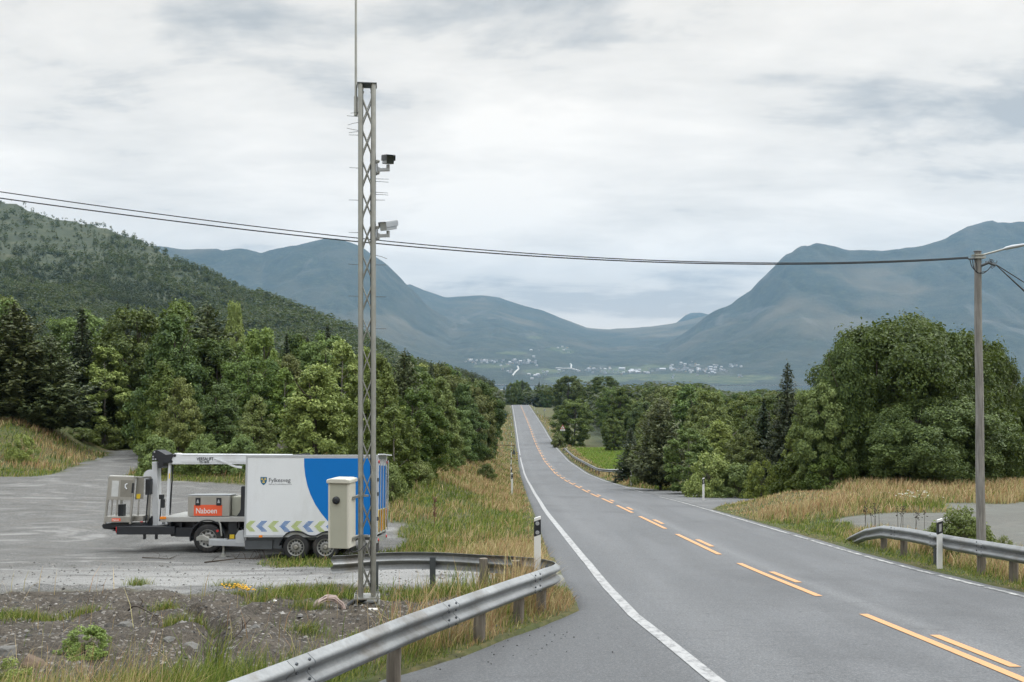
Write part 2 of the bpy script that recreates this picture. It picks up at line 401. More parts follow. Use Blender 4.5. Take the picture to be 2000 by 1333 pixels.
Z = G(X, Y)
le, re = left_edge(Y), right_edge(Y)
under = (X > le + 0.1) & (X < re - 0.1) & (Y < 700)
Z = np.where(under, Z - 0.12 - 0.0006 * np.abs(Y), Z)
lm = np.where(Y < 110, lot_mask(X, Y), 0); dm = dirt_mask(X, Y); rm = rlot_mask(X, Y); ra = rapron_mask(X, Y)
Zg = np.maximum(0, lm) * 0.02 * (fbm(X / 0.35, Y / 0.35, 2, 91) - 0.5)
Z = Z + np.where(Y < 50, Zg, 0)
# verge drops a little below the asphalt edge
forest_floor = np.clip(1 - sst(60, 110, Y) * np.maximum(sst(-4.5, -9, X), sst(14, 20, X)) - sst(430, 520, Y), 0, 1)
colv = np.stack([np.maximum(lm, rm * 0.55), dm * (1 - lm), np.maximum(ra, rm * 0.45), forest_floor], -1).reshape(-1, 4)
nx, ny = len(xs), len(ys)
i = np.arange(nx - 1)[None, :] + np.arange(ny - 1)[:, None] * nx
q = np.stack([i, i + 1, i + 1 + nx, i + nx], -1).reshape(-1, 4)
gme = np_mesh('ground', np.stack([X, Y, Z], -1).reshape(-1, 3), q, np.full(len(q), 4), ground_mat(), colv, True)
# crushed pale gravel of the side road where it crosses to the lot
pale = sst(19.0, 19.8, Y + 0.8 * (fbm(X / 1.5, Y / 0.7, 3, 81) - 0.5)) * sst(23.6, 22.0, Y + 1.5 * (fbm(X / 2.0, Y / 0.8, 3, 82) - 0.5)) * sst(-13, -7, X) * sst(0.35, 0.6, fbm(X / 2.2, Y / 0.5, 4, 83) + 0.12)
pa = gme.attributes.new('Pale', 'FLOAT', 'POINT'); pa.data.foreach_set('value', pale.reshape(-1).astype(np.float32))
tag(obj('ground', gme), kind='structure')

def asphalt_mat():
    t = NT('asphalt'); pos = t.pos()
    f = t.noise(34, 6, 0.85, pos); v = t.voro(140, pos); vs = t.n('ShaderNodeSeparateColor'); t.l(v, vs.inputs[0])
    lane = t.noise(1.0, 5, 0.55, pos, stretch=(0.85, 0.035, 1)); pat = t.noise(0.28, 6, 0.65, pos, stretch=(1, 0.5, 1))
    c = t.ramp(vs.outputs[0], [(0, (0.05, 0.053, 0.057)), (0.55, (0.118, 0.123, 0.130)), (1, (0.23, 0.234, 0.24))])
    c = t.mix(t.rng(lane, 0.44, 0.56, 0, 0.8), c, (0.165, 0.17, 0.178)); c = t.mix(t.rng(pat, 0.5, 0.62, 0, 0.5), c, (0.07, 0.073, 0.078))
    # dark longitudinal joint and worn pale band along the middle of the road
    at = t.n('ShaderNodeAttribute', attribute_name='Col'); sp = t.n('ShaderNodeSeparateColor'); t.l(at.outputs['Color'], sp.inputs[0])
    c = t.mix(t.math('MULTIPLY', sp.outputs[0], 0.55), c, (0.24, 0.245, 0.25)); c = t.mix(t.math('MULTIPLY', sp.outputs[1], 0.5), c, (0.075, 0.077, 0.08))
    c = t.mix(t.rng(f, 0.42, 0.6, 0.75, 0), c, (0.055, 0.058, 0.062)); c = t.mix(t.rng(f, 0.56, 0.7, 0, 0.5), c, (0.26, 0.265, 0.27))
    ck = t.noise(1.6, 3, 0.5, pos, stretch=(0.12, 1.0, 1), dist=2.0)
    c = t.mix(t.rng(t.math('ABSOLUTE', t.math('SUBTRACT', ck, 0.5)), 0.006, 0.0, 0, 0.6), c, (0.045, 0.045, 0.047))
    t.base(c); t.rough(t.rng(lane, 0.3, 0.7, 0.62, 0.75)); t.p.inputs['Specular IOR Level'].default_value = 0.4
    t.bump(t.math('ADD', f, vs.outputs[1]), 0.35, 0.006); return t.m
rys = axis(4, 60, 0.3, -150, 560, 1.03)
def strip(f0, f1, ny_, lift, ysv=rys, n=24):
    a = f0(ysv); b = f1(ysv); s = np.linspace(0, 1, n)
    XX = a[:, None] * (1 - s) + b[:, None] * s; YY = np.repeat(ysv[:, None], n, 1)
    ZZ = -road_d(YY) + lift
    i = np.arange(n - 1)[None, :] + np.arange(len(ysv) - 1)[:, None] * n
    return XX, YY, ZZ, np.stack([i, i + 1, i + 1 + n, i + n], -1).reshape(-1, 4)
wob = lambda y, s: 0.05 * (fbm(y / 0.5, y * 0, 3, s) - 0.5) * 2
XX, YY, ZZ, q = strip(lambda y: left_edge(y) + wob(y, 1), lambda y: right_edge(y) + wob(y, 2), 0, 0.0, n=60)
ZZ[:, 0] -= 0.10; ZZ[:, -1] -= 0.10
dxc = XX - cen_x(YY)
rc = np.stack([np.exp(-((dxc - 0.42) / 0.16) ** 2) * 0.9 + 0.35 * np.exp(-((dxc + 2.45) / 0.35) ** 2), 0.8 * np.exp(-((dxc + 0.02) / 0.1) ** 2) * 0 + np.where(np.abs(dxc) > 3.45, 0.7, 0), dxc * 0], -1).reshape(-1, 3)
tag(obj('road', np_mesh('road', np.stack([XX, YY, ZZ], -1).reshape(-1, 3), q, np.full(len(q), 4), asphalt_mat(), rc, True)), kind='structure')
def paint(name, c, worn):
    t = NT(name); w = t.noise(9, 5, 0.75, t.pos(), stretch=(1, 0.5, 1)); f = t.noise(120, 2, 0.6)
    col = t.mix(t.rng(w, worn[0], worn[1], 0, 1), c, (0.15, 0.153, 0.156)); col = t.mix(t.rng(f, 0.45, 0.75, 0, 0.3), col, (0.2, 0.2, 0.2))
    t.base(col); t.rough(0.6); return t.m
white_paint = paint('white_paint', (0.36, 0.36, 0.36), (0.46, 0.66)); white_worn = paint('worn_white_paint', (0.48, 0.48, 0.46), (0.40, 0.54))
yellow_paint = paint('yellow_paint', (0.56, 0.285, 0.115), (0.56, 0.78))
def band(name, segs, mat, cx, w, lift=0.006):
    Vs = []; Fs = []; b = 0
    for (a, e) in segs:
        k = max(2, int((e - a) / 0.6) + 1); yy = np.linspace(a, e, k); l = lift + 0.00003 * yy * 4
        c = cx(yy); z = -road_d(yy) + l
        Vs.append(np.stack([np.stack([c - w / 2, yy, z], -1), np.stack([c + w / 2, yy, z], -1)], 1).reshape(-1, 3))
        for j in range(k - 1): Fs.append((b + 2 * j, b + 2 * j + 1, b + 2 * j + 3, b + 2 * j + 2))
        b += 2 * k
    return tag(obj(name, np_mesh(name, np.concatenate(Vs), np.array(Fs), np.full(len(Fs), 4), mat)), kind='structure')
per = 7.7
long_d = [(16.9 + k * per, 16.9 + k * per + 5.7) for k in range(-4, 52)]
short_d = [(18.9 + k * per, 18.9 + k * per + 1.95) for k in range(-4, 52)]
band('road_edge_line', [(-20, 154), (160, 420)], white_paint, lambda y: np.where(y < 23, np.interp(y, [-20, 0, 6, 10.5, 14.8, 18, 23], [5.2, 3.3, 2.62, 2.1, 1.76, 1.69, 1.68]), cen_x(y) - 3.32), 0.17)
rsegs = []; y_ = 6.0
while y_ < 30: rsegs.append((y_, y_ + 1.9)); y_ += 2.05
rsegs += [(30, 56), (63, 420)]
band('road_edge_line', rsegs, white_worn, lambda y: cen_x(y) + 3.38, 0.12)
band('road_centre_line', long_d, yellow_paint, lambda y: cen_x(y) + 0.02, 0.13)
band('road_centre_line', short_d, yellow_paint, lambda y: cen_x(y) + 0.27, 0.13)

# fjord
t = NT('water'); t.base((0.02, 0.035, 0.045)); t.rough(0.12); t.bump(t.noise(0.15, 3, 0.6), 0.15, 0.6)
m = MB(); m.sheet([(-6200, 1900, -34.5), (6200, 1900, -34.5), (6200, 9300, -34.5), (-6200, 9300, -34.5)])
tag(m.build('fjord', t.m), kind='structure')

# mountains beyond the fjord: heights follow the ridge lines seen across the water
def ridge(pts): p = np.array(pts, float); return lambda u: (HY - np.interp(u, p[:, 0], p[:, 1])) / F
rA = ridge([(-900, 520), (100, 500), (300, 478), (360, 484), (420, 487), (470, 487), (510, 495), (550, 484), (600, 472), (640, 466), (670, 468), (705, 480), (745, 507), (790, 552), (835, 597), (885, 630), (950, 655), (1020, 672), (1090, 694), (1150, 716), (1250, 752), (1400, 760)])
rB = ridge([(-900, 700), (700, 590), (800, 555), (830, 568), (870, 580), (940, 577), (975, 582), (1010, 595), (1060, 606), (1110, 626), (1145, 639), (1190, 643), (1250, 639), (1310, 632), (1400, 612), (1600, 600), (2900, 600)])
rC = ridge([(700, 770), (1080, 740), (1200, 706), (1290, 674), (1340, 645), (1380, 618), (1420, 596), (1465, 570), (1500, 532), (1535, 500), (1565, 483), (1595, 476), (1630, 480), (1660, 487), (1720, 486), (1790, 478), (1850, 460), (1890, 438), (1940, 428), (1975, 432), (2010, 430), (2200, 420), (2900, 470)])
def MZ(x, y, detail=True):
    u = CX + F * x / y
    nz = fbm(x / 420, y / 420, 5, 7) - 0.5; nr = fbm(u / 70, y / 3000, 3, 17) - 0.5; n3 = fbm(x / 150, y / 190, 4, 27) - 0.5; rg = np.abs(fbm(x / 330, y / 520, 3, 37) - 0.5) * 2
    shore = 3900 + 120 * (fbm(x / 300, x * 0, 3, 5) - 0.5)
    def slope(e, yf, yc, pw):
        t_ = np.clip((y - yf) / (yc - yf), 0, 1); a0 = -34.5 / yf
        z = (a0 + (e - a0) * t_ ** pw) * y
        return np.where(y > yc, e * yc - (y - yc) * 0.35, z)
    b = slope(rB(u), shore, 7400, 0.85); a = slope(rA(u), shore + 100, 6100, 1.05); c = slope(rC(u), shore + 100, 6000, 1.15)
    z = np.maximum(np.maximum(a, b), c)
    if detail: z = z + np.clip((y - shore) / 900, 0, 1) * (nz * 60 * np.clip((7600 - y) / 1500, 0.15, 1) + nr * 14 + n3 * 13 - 11 * np.exp(-(rg / 0.09) ** 2) * np.clip((y - 4300) / 600, 0, 1) * np.clip((7000 - y) / 900, 0, 1))
    return z
us = np.linspace(-350, 2500, 560); yv = np.concatenate([np.linspace(3780, 5000, 75), np.linspace(5025, 8300, 105)])
U, Y = np.meshgrid(us, yv); X = (U - CX) / F * Y; Z = MZ(X, Y)
# meadow and heath patches
fld = np.zeros_like(U); PYX = HY - F * Z / Y
for (cx_, cy_, rx, ry) in [(1110, 742, 45, 7), (1180, 740, 60, 8), (1255, 737, 50, 6), (1230, 722, 38, 6), (1330, 738, 70, 8), (1420, 742, 60, 8), (1480, 738, 40, 5), (1060, 725, 40, 5), (1090, 683, 22, 4), (1108, 687, 14, 4), (1045, 660, 14, 3), (960, 716, 40, 4), (1000, 690, 30, 3), (1200, 725, 30, 5), (1280, 716, 30, 4)]:
    fld = np.maximum(fld, (((U - cx_) / rx) ** 2 + ((PYX - cy_) / ry) ** 2 < 1 + 1.2 * (fbm(U / 14, PYX / 3, 3, 3) - 0.5)).astype(float))
heath = sst(0.45, 0.7, fbm(X / 500, Y / 350, 4, 12)) * sst(60, 320, Z)
nx, ny = len(us), len(yv); i = np.arange(nx - 1)[None, :] + np.arange(ny - 1)[:, None] * nx
q = np.stack([i, i + 1, i + 1 + nx, i + nx], -1).reshape(-1, 4)
t = NT('mountain'); pos = t.pos()
at = t.n('ShaderNodeAttribute', attribute_name='Col'); sp = t.n('ShaderNodeSeparateColor'); t.l(at.outputs['Color'], sp.inputs[0])
f = t.noise(0.022, 10, 0.82, pos); g = t.noise(0.004, 6, 0.65, pos)
c = t.ramp(f, [(0.38, (0.006, 0.012, 0.007)), (0.52, (0.020, 0.030, 0.015)), (0.64, (0.052, 0.060, 0.030))])
c = t.mix(t.rng(g, 0.46, 0.62, 0, 0.55), c, (0.055, 0.055, 0.034)); c = t.mix(t.math('MULTIPLY', sp.outputs[1], 0.75), c, (0.11, 0.095, 0.06))
gul = t.noise(0.004, 5, 0.6, pos, stretch=(1, 0.25, 0.25), dist=1.0)
c = t.mix(t.rng(gul, 0.6, 0.68, 0, 0.35), c, (0.15, 0.145, 0.13))
c = t.mix(sp.outputs[0], c, t.ramp(t.noise(0.02, 3, 0.5, pos), [(0.35, (0.045, 0.07, 0.025)), (0.65, (0.12, 0.135, 0.055))]))
t.base(c); t.rough(0.9); t.bump(f, 0.8, 12)
tag(obj('mountains', np_mesh('mountains', np.stack([X, Y, Z], -1).reshape(-1, 3), q, np.full(len(q), 4), t.m, np.stack([fld * 0.6, heath, fld * 0], -1).reshape(-1, 3), True)), kind='structure')
mtn_mat = t.m
us = np.linspace(1260, 1480, 45); yv = np.linspace(8600, 9250, 14); U, Y = np.meshgrid(us, yv); X = (U - CX) / F * Y
rD = ridge([(1260, 670), (1300, 648), (1325, 629), (1338, 618), (1350, 613), (1368, 612), (1385, 616), (1400, 616), (1440, 625), (1480, 650)])
Z = rD(U) * 9000 * (1 - ((Y - 9000) / 800) ** 2) + 10 * fbm(X / 60, Y / 60, 3, 2)
nx, ny = len(us), len(yv); i = np.arange(nx - 1)[None, :] + np.arange(ny - 1)[:, None] * nx
q = np.stack([i, i + 1, i + 1 + nx, i + nx], -1).reshape(-1, 4)
tag(obj('distant_peak', np_mesh('distant_peak', np.stack([X, Y, Z], -1).reshape(-1, 3), q, np.full(len(q), 4), mtn_mat, np.zeros((X.size, 3)), True)), kind='structure')
# pale local roads climbing from the village
def far_pt(px, py):
    yy = np.linspace(3850, 7300, 3000); xx = (px - CX) / F * yy; zr = -(py - HY) / F * yy
    k = int(np.argmax(zr < MZ(xx, yy))); return Vector((xx[k], yy[k], float(MZ(xx[k:k + 1], yy[k:k + 1])[0])))
gravel_pale = plain('pale_road', (0.42, 0.41, 0.39), 0.8, objspace=False, scale=0.05)
for pts in ([(1001, 735), (1006, 728), (1013, 722), (1011, 717)], [(1085, 720), (1100, 721), (1115, 721), (1116, 714), (1114, 712)], [(1116, 721), (1126, 724), (1133, 726)]):
    vs = []
    for k in range(len(pts) - 1):
        for s in np.linspace(0, 1, 6): vs.append(far_pt(pts[k][0] * (1 - s) + pts[k + 1][0] * s, pts[k][1] * (1 - s) + pts[k + 1][1] * s))
    m = MB(); m.tube([v + Vector((0, 0, 1.5)) for v in vs], 4.0, 6, smooth=True)
    tag(m.build('village_road', gravel_pale), kind='structure')

# air: one even volume round everything
t = bpy.data.materials.new('haze'); t.use_nodes = True; n_ = t.node_tree; n_.nodes.clear()
vo = n_.nodes.new('ShaderNodeVolumePrincipled'); vo.inputs['Color'].default_value = (0.31, 0.58, 0.88, 1); vo.inputs['Density'].default_value = 6.0e-5; vo.inputs['Anisotropy'].default_value = 0.15
oo = n_.nodes.new('ShaderNodeOutputMaterial'); n_.links.new(vo.outputs[0], oo.inputs['Volume'])
m = MB(); m.box(-6500, 6500, -250, 9600, -60, 1020); tag(m.build('haze', t), kind='stuff')
# ------------------------------------------------------------------ materials for the made things
galv = plain('galvanised_steel', (0.36, 0.365, 0.34), 0.42, 0.75, 0.14, 6, dirt=((0.20, 0.18, 0.13), 0.35))
galv_rail = plain('rail_steel', (0.27, 0.28, 0.285), 0.5, 0.5, 0.3, 1.6, dirt=((0.13, 0.105, 0.075), 0.9), objspace=False)
rail_back = galv_rail
dark_steel = plain('dark_steel', (0.10, 0.11, 0.12), 0.5, 0.6, 0.2, 4)
black = plain('black_paint', (0.012, 0.014, 0.018), 0.42, 0, 0.3, 5)
rubber = plain('tyre_rubber', (0.018, 0.018, 0.019), 0.8, 0, 0.3, 6, dirt=((0.12, 0.1, 0.08), 0.5))
white_p = plain('white_body_paint', (0.62, 0.64, 0.66), 0.35, 0, 0.03, 1.5, dirt=((0.36, 0.35, 0.32), 0.3))
white_plastic = plain('white_plastic', (0.68, 0.68, 0.66), 0.45, 0, 0.05, 4, dirt=((0.3, 0.27, 0.2), 0.35))
cream = plain('cream_cabinet_paint', (0.385, 0.385, 0.315), 0.5, 0, 0.04, 5, dirt=((0.33, 0.3, 0.24), 0.2))
cream_lid = plain('cream_lid_plastic', (0.54, 0.525, 0.455), 0.5, 0, 0.04, 5)
alu = plain('aluminium_sheet', (0.40, 0.39, 0.36), 0.38, 0.8, 0.12, 3, dirt=((0.2, 0.18, 0.14), 0.3))
alu_dark = plain('dull_aluminium', (0.27, 0.26, 0.23), 0.45, 0.7, 0.15, 4)
alu_trim = plain('aluminium_trim', (0.42, 0.44, 0.46), 0.4, 0.5, 0.08, 4)
blue_v = plain('blue_vinyl', (0.001, 0.14, 0.45), 0.45, 0, 0.04, 2, spec=0.2)
orange_v = plain('orange_sign_vinyl', (0.72, 0.10, 0.035), 0.4, 0, 0.04, 4)
red_l = plain('red_lens', (0.45, 0.01, 0.012), 0.2, 0, 0.1, 5); amber_l = plain('amber_lens', (0.75, 0.22, 0.015), 0.2, 0, 0.1, 5)
yellow_v = plain('yellow_label', (0.75, 0.52, 0.03), 0.45, 0, 0.05, 6)
ink = plain('dark_ink', (0.03, 0.035, 0.045), 0.5, 0, 0.1, 6); ink_grey = plain('grey_ink', (0.28, 0.29, 0.31), 0.5, 0, 0.1, 6)
lime = plain('lime_vinyl', (0.36, 0.46, 0.06), 0.45, 0, 0.05, 6); bluedot = plain('blue_dot_vinyl', (0.01, 0.14, 0.42), 0.45, 0, 0.05, 6)
shield_b = plain('shield_blue', (0.008, 0.10, 0.20), 0.4, 0, 0.05, 6); gold = plain('shield_gold', (0.55, 0.40, 0.09), 0.4, 0, 0.05, 6)
glass_d = plain('dark_glass', (0.02, 0.025, 0.03), 0.08, 0, 0.1, 2, spec=0.8)
refl = plain('reflector', (0.36, 0.37, 0.38), 0.25, 0.2, 0.06, 30)
def wood_mat(name, lo, mid, hi):
    t = NT(name); v = t.pos(True)
    g = t.noise(9, 6, 0.65, v, stretch=(3.0, 3.0, 0.22)); w = t.noise(1.4, 4, 0.6, v)
    c = t.ramp(g, [(0.3, lo), (0.5, mid), (0.72, hi)]); c = t.mix(t.rng(w, 0.45, 0.7, 0, 0.5), c, tuple(k * 0.55 for k in mid)); t.base(c); t.rough(0.85); t.bump(g, 0.6, 0.006); return t.m
wood_old = wood_mat('weathered_wood', (0.07, 0.058, 0.045), (0.15, 0.13, 0.105), (0.25, 0.225, 0.185))
wood_pole = wood_mat('pole_wood', (0.12, 0.112, 0.10), (0.22, 0.21, 0.195), (0.32, 0.31, 0.29))
cable_m = plain('cable_black', (0.010, 0.011, 0.013), 0.5, 0, 0.2, 6)

# ------------------------------------------------------------------ steel lattice mast with whip antenna
mx, my = (717 - CX) / F * 15.95, 15.95
mz = gz(mx, my); mast_top = -(168 - HY) / F * my; MH = mast_top - mz
mast = empty('lattice_mast', (mx, my, mz), 'tall slender galvanised lattice mast on a bolted base plate inside the curved guard rail', 'mast', rz=R(7))
hw = 0.098
for sx in (-1, 1):
    for sy in (-1, 1):
        m = MB(); m.tube([(sx * hw, sy * hw, 0.12), (sx * hw, sy * hw, MH)], 0.039, 12); m.build('leg', galv, mast)
per_ = 0.97
def zig(face, ph):
    pts = []; n = int((MH - 0.2) / per_ * 20)
    for k in range(n + 1):
        z = 0.14 + k * per_ / 20; tt = (k / 20 + ph) % 1
        tri = (1 - abs(2 * tt - 1)) * 2 - 1; s = np.clip(tri * 1.35, -1, 1) * (hw - 0.03)
        pts.append((s, face * hw, z) if abs(face) == 1 else (math.copysign(hw, face), s, z))
    return pts
for face in (-1, 1, -2, 2):
    m = MB()
    for ph in (0.0, 0.5): m.tube([(p[0] + (0 if abs(face) == 2 else 0), p[1] + (0.007 if ph else -0.007) * (abs(face) == 1), p[2]) if abs(face) == 1 else (p[0] + (0.007 if ph else -0.007), p[1], p[2]) for p in zig(face, ph)], 0.010, 6)
    m.build('zigzag_bracing', galv, mast)
m = MB(); m.box(-0.15, 0.15, -0.15, 0.15, MH + 0.002, MH + 0.014); m.build('top_plate', dark_steel, mast)
m = MB(); m.box(-0.2, 0.2, -0.2, 0.2, 0.095, 0.118); m.box(-0.2, 0.2, -0.2, 0.2, 0.0, 0.018)
for sx in (-1, 1):
    for sy in (-1, 1): m.tube([(sx * 0.165, sy * 0.165, 0.018), (sx * 0.165, sy * 0.165, 0.17)], 0.012, 8); m.lathe([(0.026, 0.118), (0.026, 0.14)], (sx * 0.165, sy * 0.165, 0), 'z', 6, False)
m.build('base_plate', galv, mast)
m = MB(); m.tube([(hw - 0.045, 0.05 + 0.01 * math.sin(k * 2.1), 0.2 + k * (MH - 1.2) / 20) for k in range(21)], 0.007, 6)
m.build('inner_cable', cable_m, mast)
PXM = F / my
for (sx, y_, ln, tilt) in [(-1, 224, 15, -2), (-1, 232, 22, 1), (-1, 243, 20, -6), (-1, 259, 22, 4), (-1, 261, 18, -3), (-1, 268, 18, 0), (-1, 332, 17, 1), (-1, 394, 18, 0), (-1, 457, 18, 0), (-1, 519, 19, 1), (-1, 580, 19, 0), (-1, 642, 16, 1),
                           (1, 352, 25, 0), (1, 357, 25, -1), (1, 378, 24, -1), (1, 382, 24, -1), (1, 393, 18, 0), (1, 500, 22, -7), (1, 519, 20, 0), (1, 581, 20, 0), (1, 643, 20, 0)]:
    z = -(y_ - HY) / F * my - mz; l = ln / PXM; m = MB()
    m.tube([(sx * (hw + 0.02), -hw - 0.01, z), (sx * (hw + 0.034 + l * 0.5), -hw - 0.01, z + tilt / PXM * 0.4), (sx * (hw + 0.036 + l), -hw - 0.01, z + tilt / PXM)], [0.0045, 0.004, 0.0035], 5); m.build('cable_tie', dark_steel, mast)
def mz_of(py): return -(py - HY) / F * my - mz
m = MB(); xw = -hw - 0.075
m.tube([(xw, 0, mz_of(227)), (xw, 0, mz_of(190))], 0.03, 12); m.tube([(xw, 0, mz_of(190)), (xw, 0, mz_of(-230))], [0.021, 0.014], 10)
m.box(xw - 0.03, -hw, -0.02, 0.02, mz_of(196), mz_of(191)); m.box(xw - 0.03, -hw, -0.02, 0.02, mz_of(222), mz_of(218)); m.build('whip_antenna', galv, mast)

# cabinet clamped to the mast
cx0, cyy = (667 - CX) / F * 15.55, 15.6
cz0 = -(1071 - HY) / F * 15.5
cab = empty('equipment_cabinet', (cx0, cyy, cz0), 'tall narrow cream equipment cabinet with a round black vent clamped to the lattice mast', 'cabinet', rz=R(-11))
ch = 0.98; w2 = 0.165; dp = 0.30
m = MB(); m.box(-w2 + 0.03, w2 - 0.03, -dp / 2, dp / 2, 0, ch); m.build('shell', cream, cab, 0.006)
m = MB()
for sx in (-1, 1): m.box(min(sx * w2, sx * (w2 - 0.035)), max(sx * w2, sx * (w2 - 0.035)), -dp / 2 - 0.006, -dp / 2 + 0.03, 0.003, ch)
m.box(w2 - 0.028, w2 + 0.001, -dp / 2 + 0.031, dp / 2, 0.003, ch); m.box(-w2 - 0.001, -w2 + 0.028, -dp / 2 + 0.031, dp / 2, 0.003, ch); m.build('corner_trim', cream_lid, cab, 0.008)
m = MB(); m.prism([(-w2 - 0.02, ch + 0.004), (w2 + 0.02, ch + 0.004), (w2 + 0.02, ch + 0.06), (w2 - 0.05, ch + 0.075), (-w2 + 0.05, ch + 0.075), (-w2 - 0.02, ch + 0.06)], -dp / 2 - 0.03, dp / 2 + 0.04); m.build('lid', cream_lid, cab, 0.012)
m = MB(); m.lathe([(0.058, 0), (0.058, -0.02), (0.05, -0.036), (0.02, -0.04)], (-0.035, -dp / 2 - 0.001, ch - 0.25), 'y', 28); m.build('round_vent', black, cab)
for z in (0.12, 0.74):
    m = MB(); m.box(w2 + 0.003, w2 + 0.035, -0.02, dp / 2 + 0.14, z, z + 0.035); m.box(w2 + 0.03, w2 + 0.16, dp / 2 + 0.1, dp / 2 + 0.14, z + 0.002, z + 0.033); m.build('mounting_bracket', galv, cab)
m = MB(); m.tube([(0.1, 0.05, 0.01), (0.11, 0.05, -0.06), (0.16, 0.08, -0.09), (0.24, 0.15, -0.06), (0.3, 0.28, 0.02)], 0.009, 7); m.tube([(0.1, 0.05, 0.01), (0.1, 0.05, -0.03)], 0.018, 8); m.build('cable', cable_m, cab)

def camera(px, py, Y, label, up, yaw, tilt, face):
    b = P(733, py + 14, Y)
    c = empty('traffic_camera', b, label, 'camera', 'cameras clamped to the lattice mast')
    k = 1 / 126.0
    for dz in (0.13, -0.05):
        m = MB(); m.tube([(-0.03 + 0.045 * math.cos(a), 0.1 + 0.045 * math.sin(a), dz) for a in np.linspace(0, 6.28, 15)], 0.012, 6, False); m.box(-0.04, 0.06, -0.02, 0.03, dz - 0.02, dz + 0.02); m.tube([(0.04, -0.03, dz), (0.075, -0.03, dz)], 0.01, 6); m.build('pole_clamp', galv, c)
    m = MB(); m.box(0.018, 0.04, -0.025, 0.025, -0.07, 0.1); m.prism([(0.04, -0.03), (0.04, 0.05), (0.08, 0.025), (0.2, 0.025), (0.225, 0.04), (0.225, -0.02), (0.08, -0.025)], -0.025, 0.025); m.tube([(0.2, 0, 0.03), (0.2, 0, 0.075)], 0.028, 10); m.build('bracket', alu_trim, c, 0.004)
    M_ = Matrix.Translation((0.2, 0, 0.16)) @ Matrix.Rotation(yaw, 4, 'Z') @ Matrix.Rotation(tilt, 4, 'X')
    m = MB(); m.box(-0.06, 0.06, -0.15, 0.15, -0.07, 0.055, M_); m.build('housing', alu_trim, c, 0.008)
    m = MB(); m.box(-0.07, 0.07, -0.19, 0.17, 0.06, 0.07, M_); m.box(-0.073, -0.066, -0.19, 0.17, -0.02, 0.059, M_); m.box(0.066, 0.073, -0.19, 0.17, -0.02, 0.059, M_); m.build('sun_shield', dark_steel if face else alu_trim, c, 0.004)
    m = MB(); m.box(-0.055, 0.055, -0.162, -0.151, -0.065, 0.05, M_); m.build('front_window', glass_d if face else alu, c)
camera(755, 318, my, 'upper of two boxed cameras on the mast, showing its black front window', 1, R(20), R(10), 1)
camera(759, 447, my, 'lower of two boxed cameras on the mast, pale grey with its back to us', 0, R(155), R(-12), 0)

cond = MB(); b0 = Vector((mx, my, mz))
cond.tube([b0 + Vector(p) for p in [(-0.28, -0.08, -0.03), (-0.2, -0.07, 0.035), (-0.1, -0.03, 0.05), (-0.02, 0, 0.08)]], 0.045, 12)
tag(cond.build('cable_conduit', black), 'thick black cable conduit coming out of the soil at the mast foot', 'conduit')
# pale cable bundle beside the mast
pc = ground_pt(640, 1196); m = MB()
pinkish = plain('pale_tubing', (0.36, 0.28, 0.25), 0.6, 0, 0.2, 8)
for k in range(22):
    o_ = random.uniform(-0.1, 0.1); h_ = random.uniform(0.13, 0.2); j = [random.uniform(-0.03, 0.03) for _ in range(6)]
    m.tube([pc + Vector(p) for p in [(-0.24 + j[0], o_ - 0.12, -0.03), (-0.15 + j[1], o_ - 0.04, h_ * 0.6), (-0.02 + j[2], o_ * 0.7, h_), (0.1 + j[3], o_ * 0.6, h_ * 0.95), (0.2 + j[4], o_ * 0.6 + 0.05, h_ * 0.4), (0.24 + j[5], o_ * 0.5 + 0.05, -0.04)]], 0.011, 6)
tag(m.build('tube_bundle', pinkish), 'bundle of thin pinkish tubes bent over in the soil left of the mast foot', 'cable')
m = MB(); pw = ground_pt(728, 1200); m.box(-0.07, 0.07, -0.05, 0.05, -0.02, 0.055); tag(m.build('stone_block', plain('pale_block', (0.6, 0.58, 0.54), 0.8), bevel=0.01, loc=pw), 'small white block lying under the right corner of the mast base plate', 'block')

# ------------------------------------------------------------------ guard rails
PROF = [(0.0, 0.155), (0.012, 0.152), (0.03, 0.135), (0.062, 0.112), (0.078, 0.098), (0.082, 0.082), (0.078, 0.066), (0.03, 0.032), (0.008, 0.014), (0.0, 0.0), (0.008, -0.014), (0.03, -0.032), (0.078, -0.066), (0.082, -0.082), (0.078, -0.098), (0.062, -0.112), (0.03, -0.135), (0.012, -0.152), (0.0, -0.155)]
def crom(pts, n=8):
    pts = [Vector(p) for p in pts]; q = [pts[0] * 2 - pts[1]] + pts + [pts[-1] * 2 - pts[-2]]; o = []
    for i in range(1, len(q) - 2):
        for k in range(n):
            t_ = k / n; p0, p1, p2, p3 = q[i - 1:i + 3]
            o.append(0.5 * ((2 * p1) + (p2 - p0) * t_ + (2 * p0 - 5 * p1 + 4 * p2 - p3) * t_ ** 2 + (3 * p1 - p0 - 3 * p2 + p3) * t_ ** 3))
    return o + [pts[-1]]
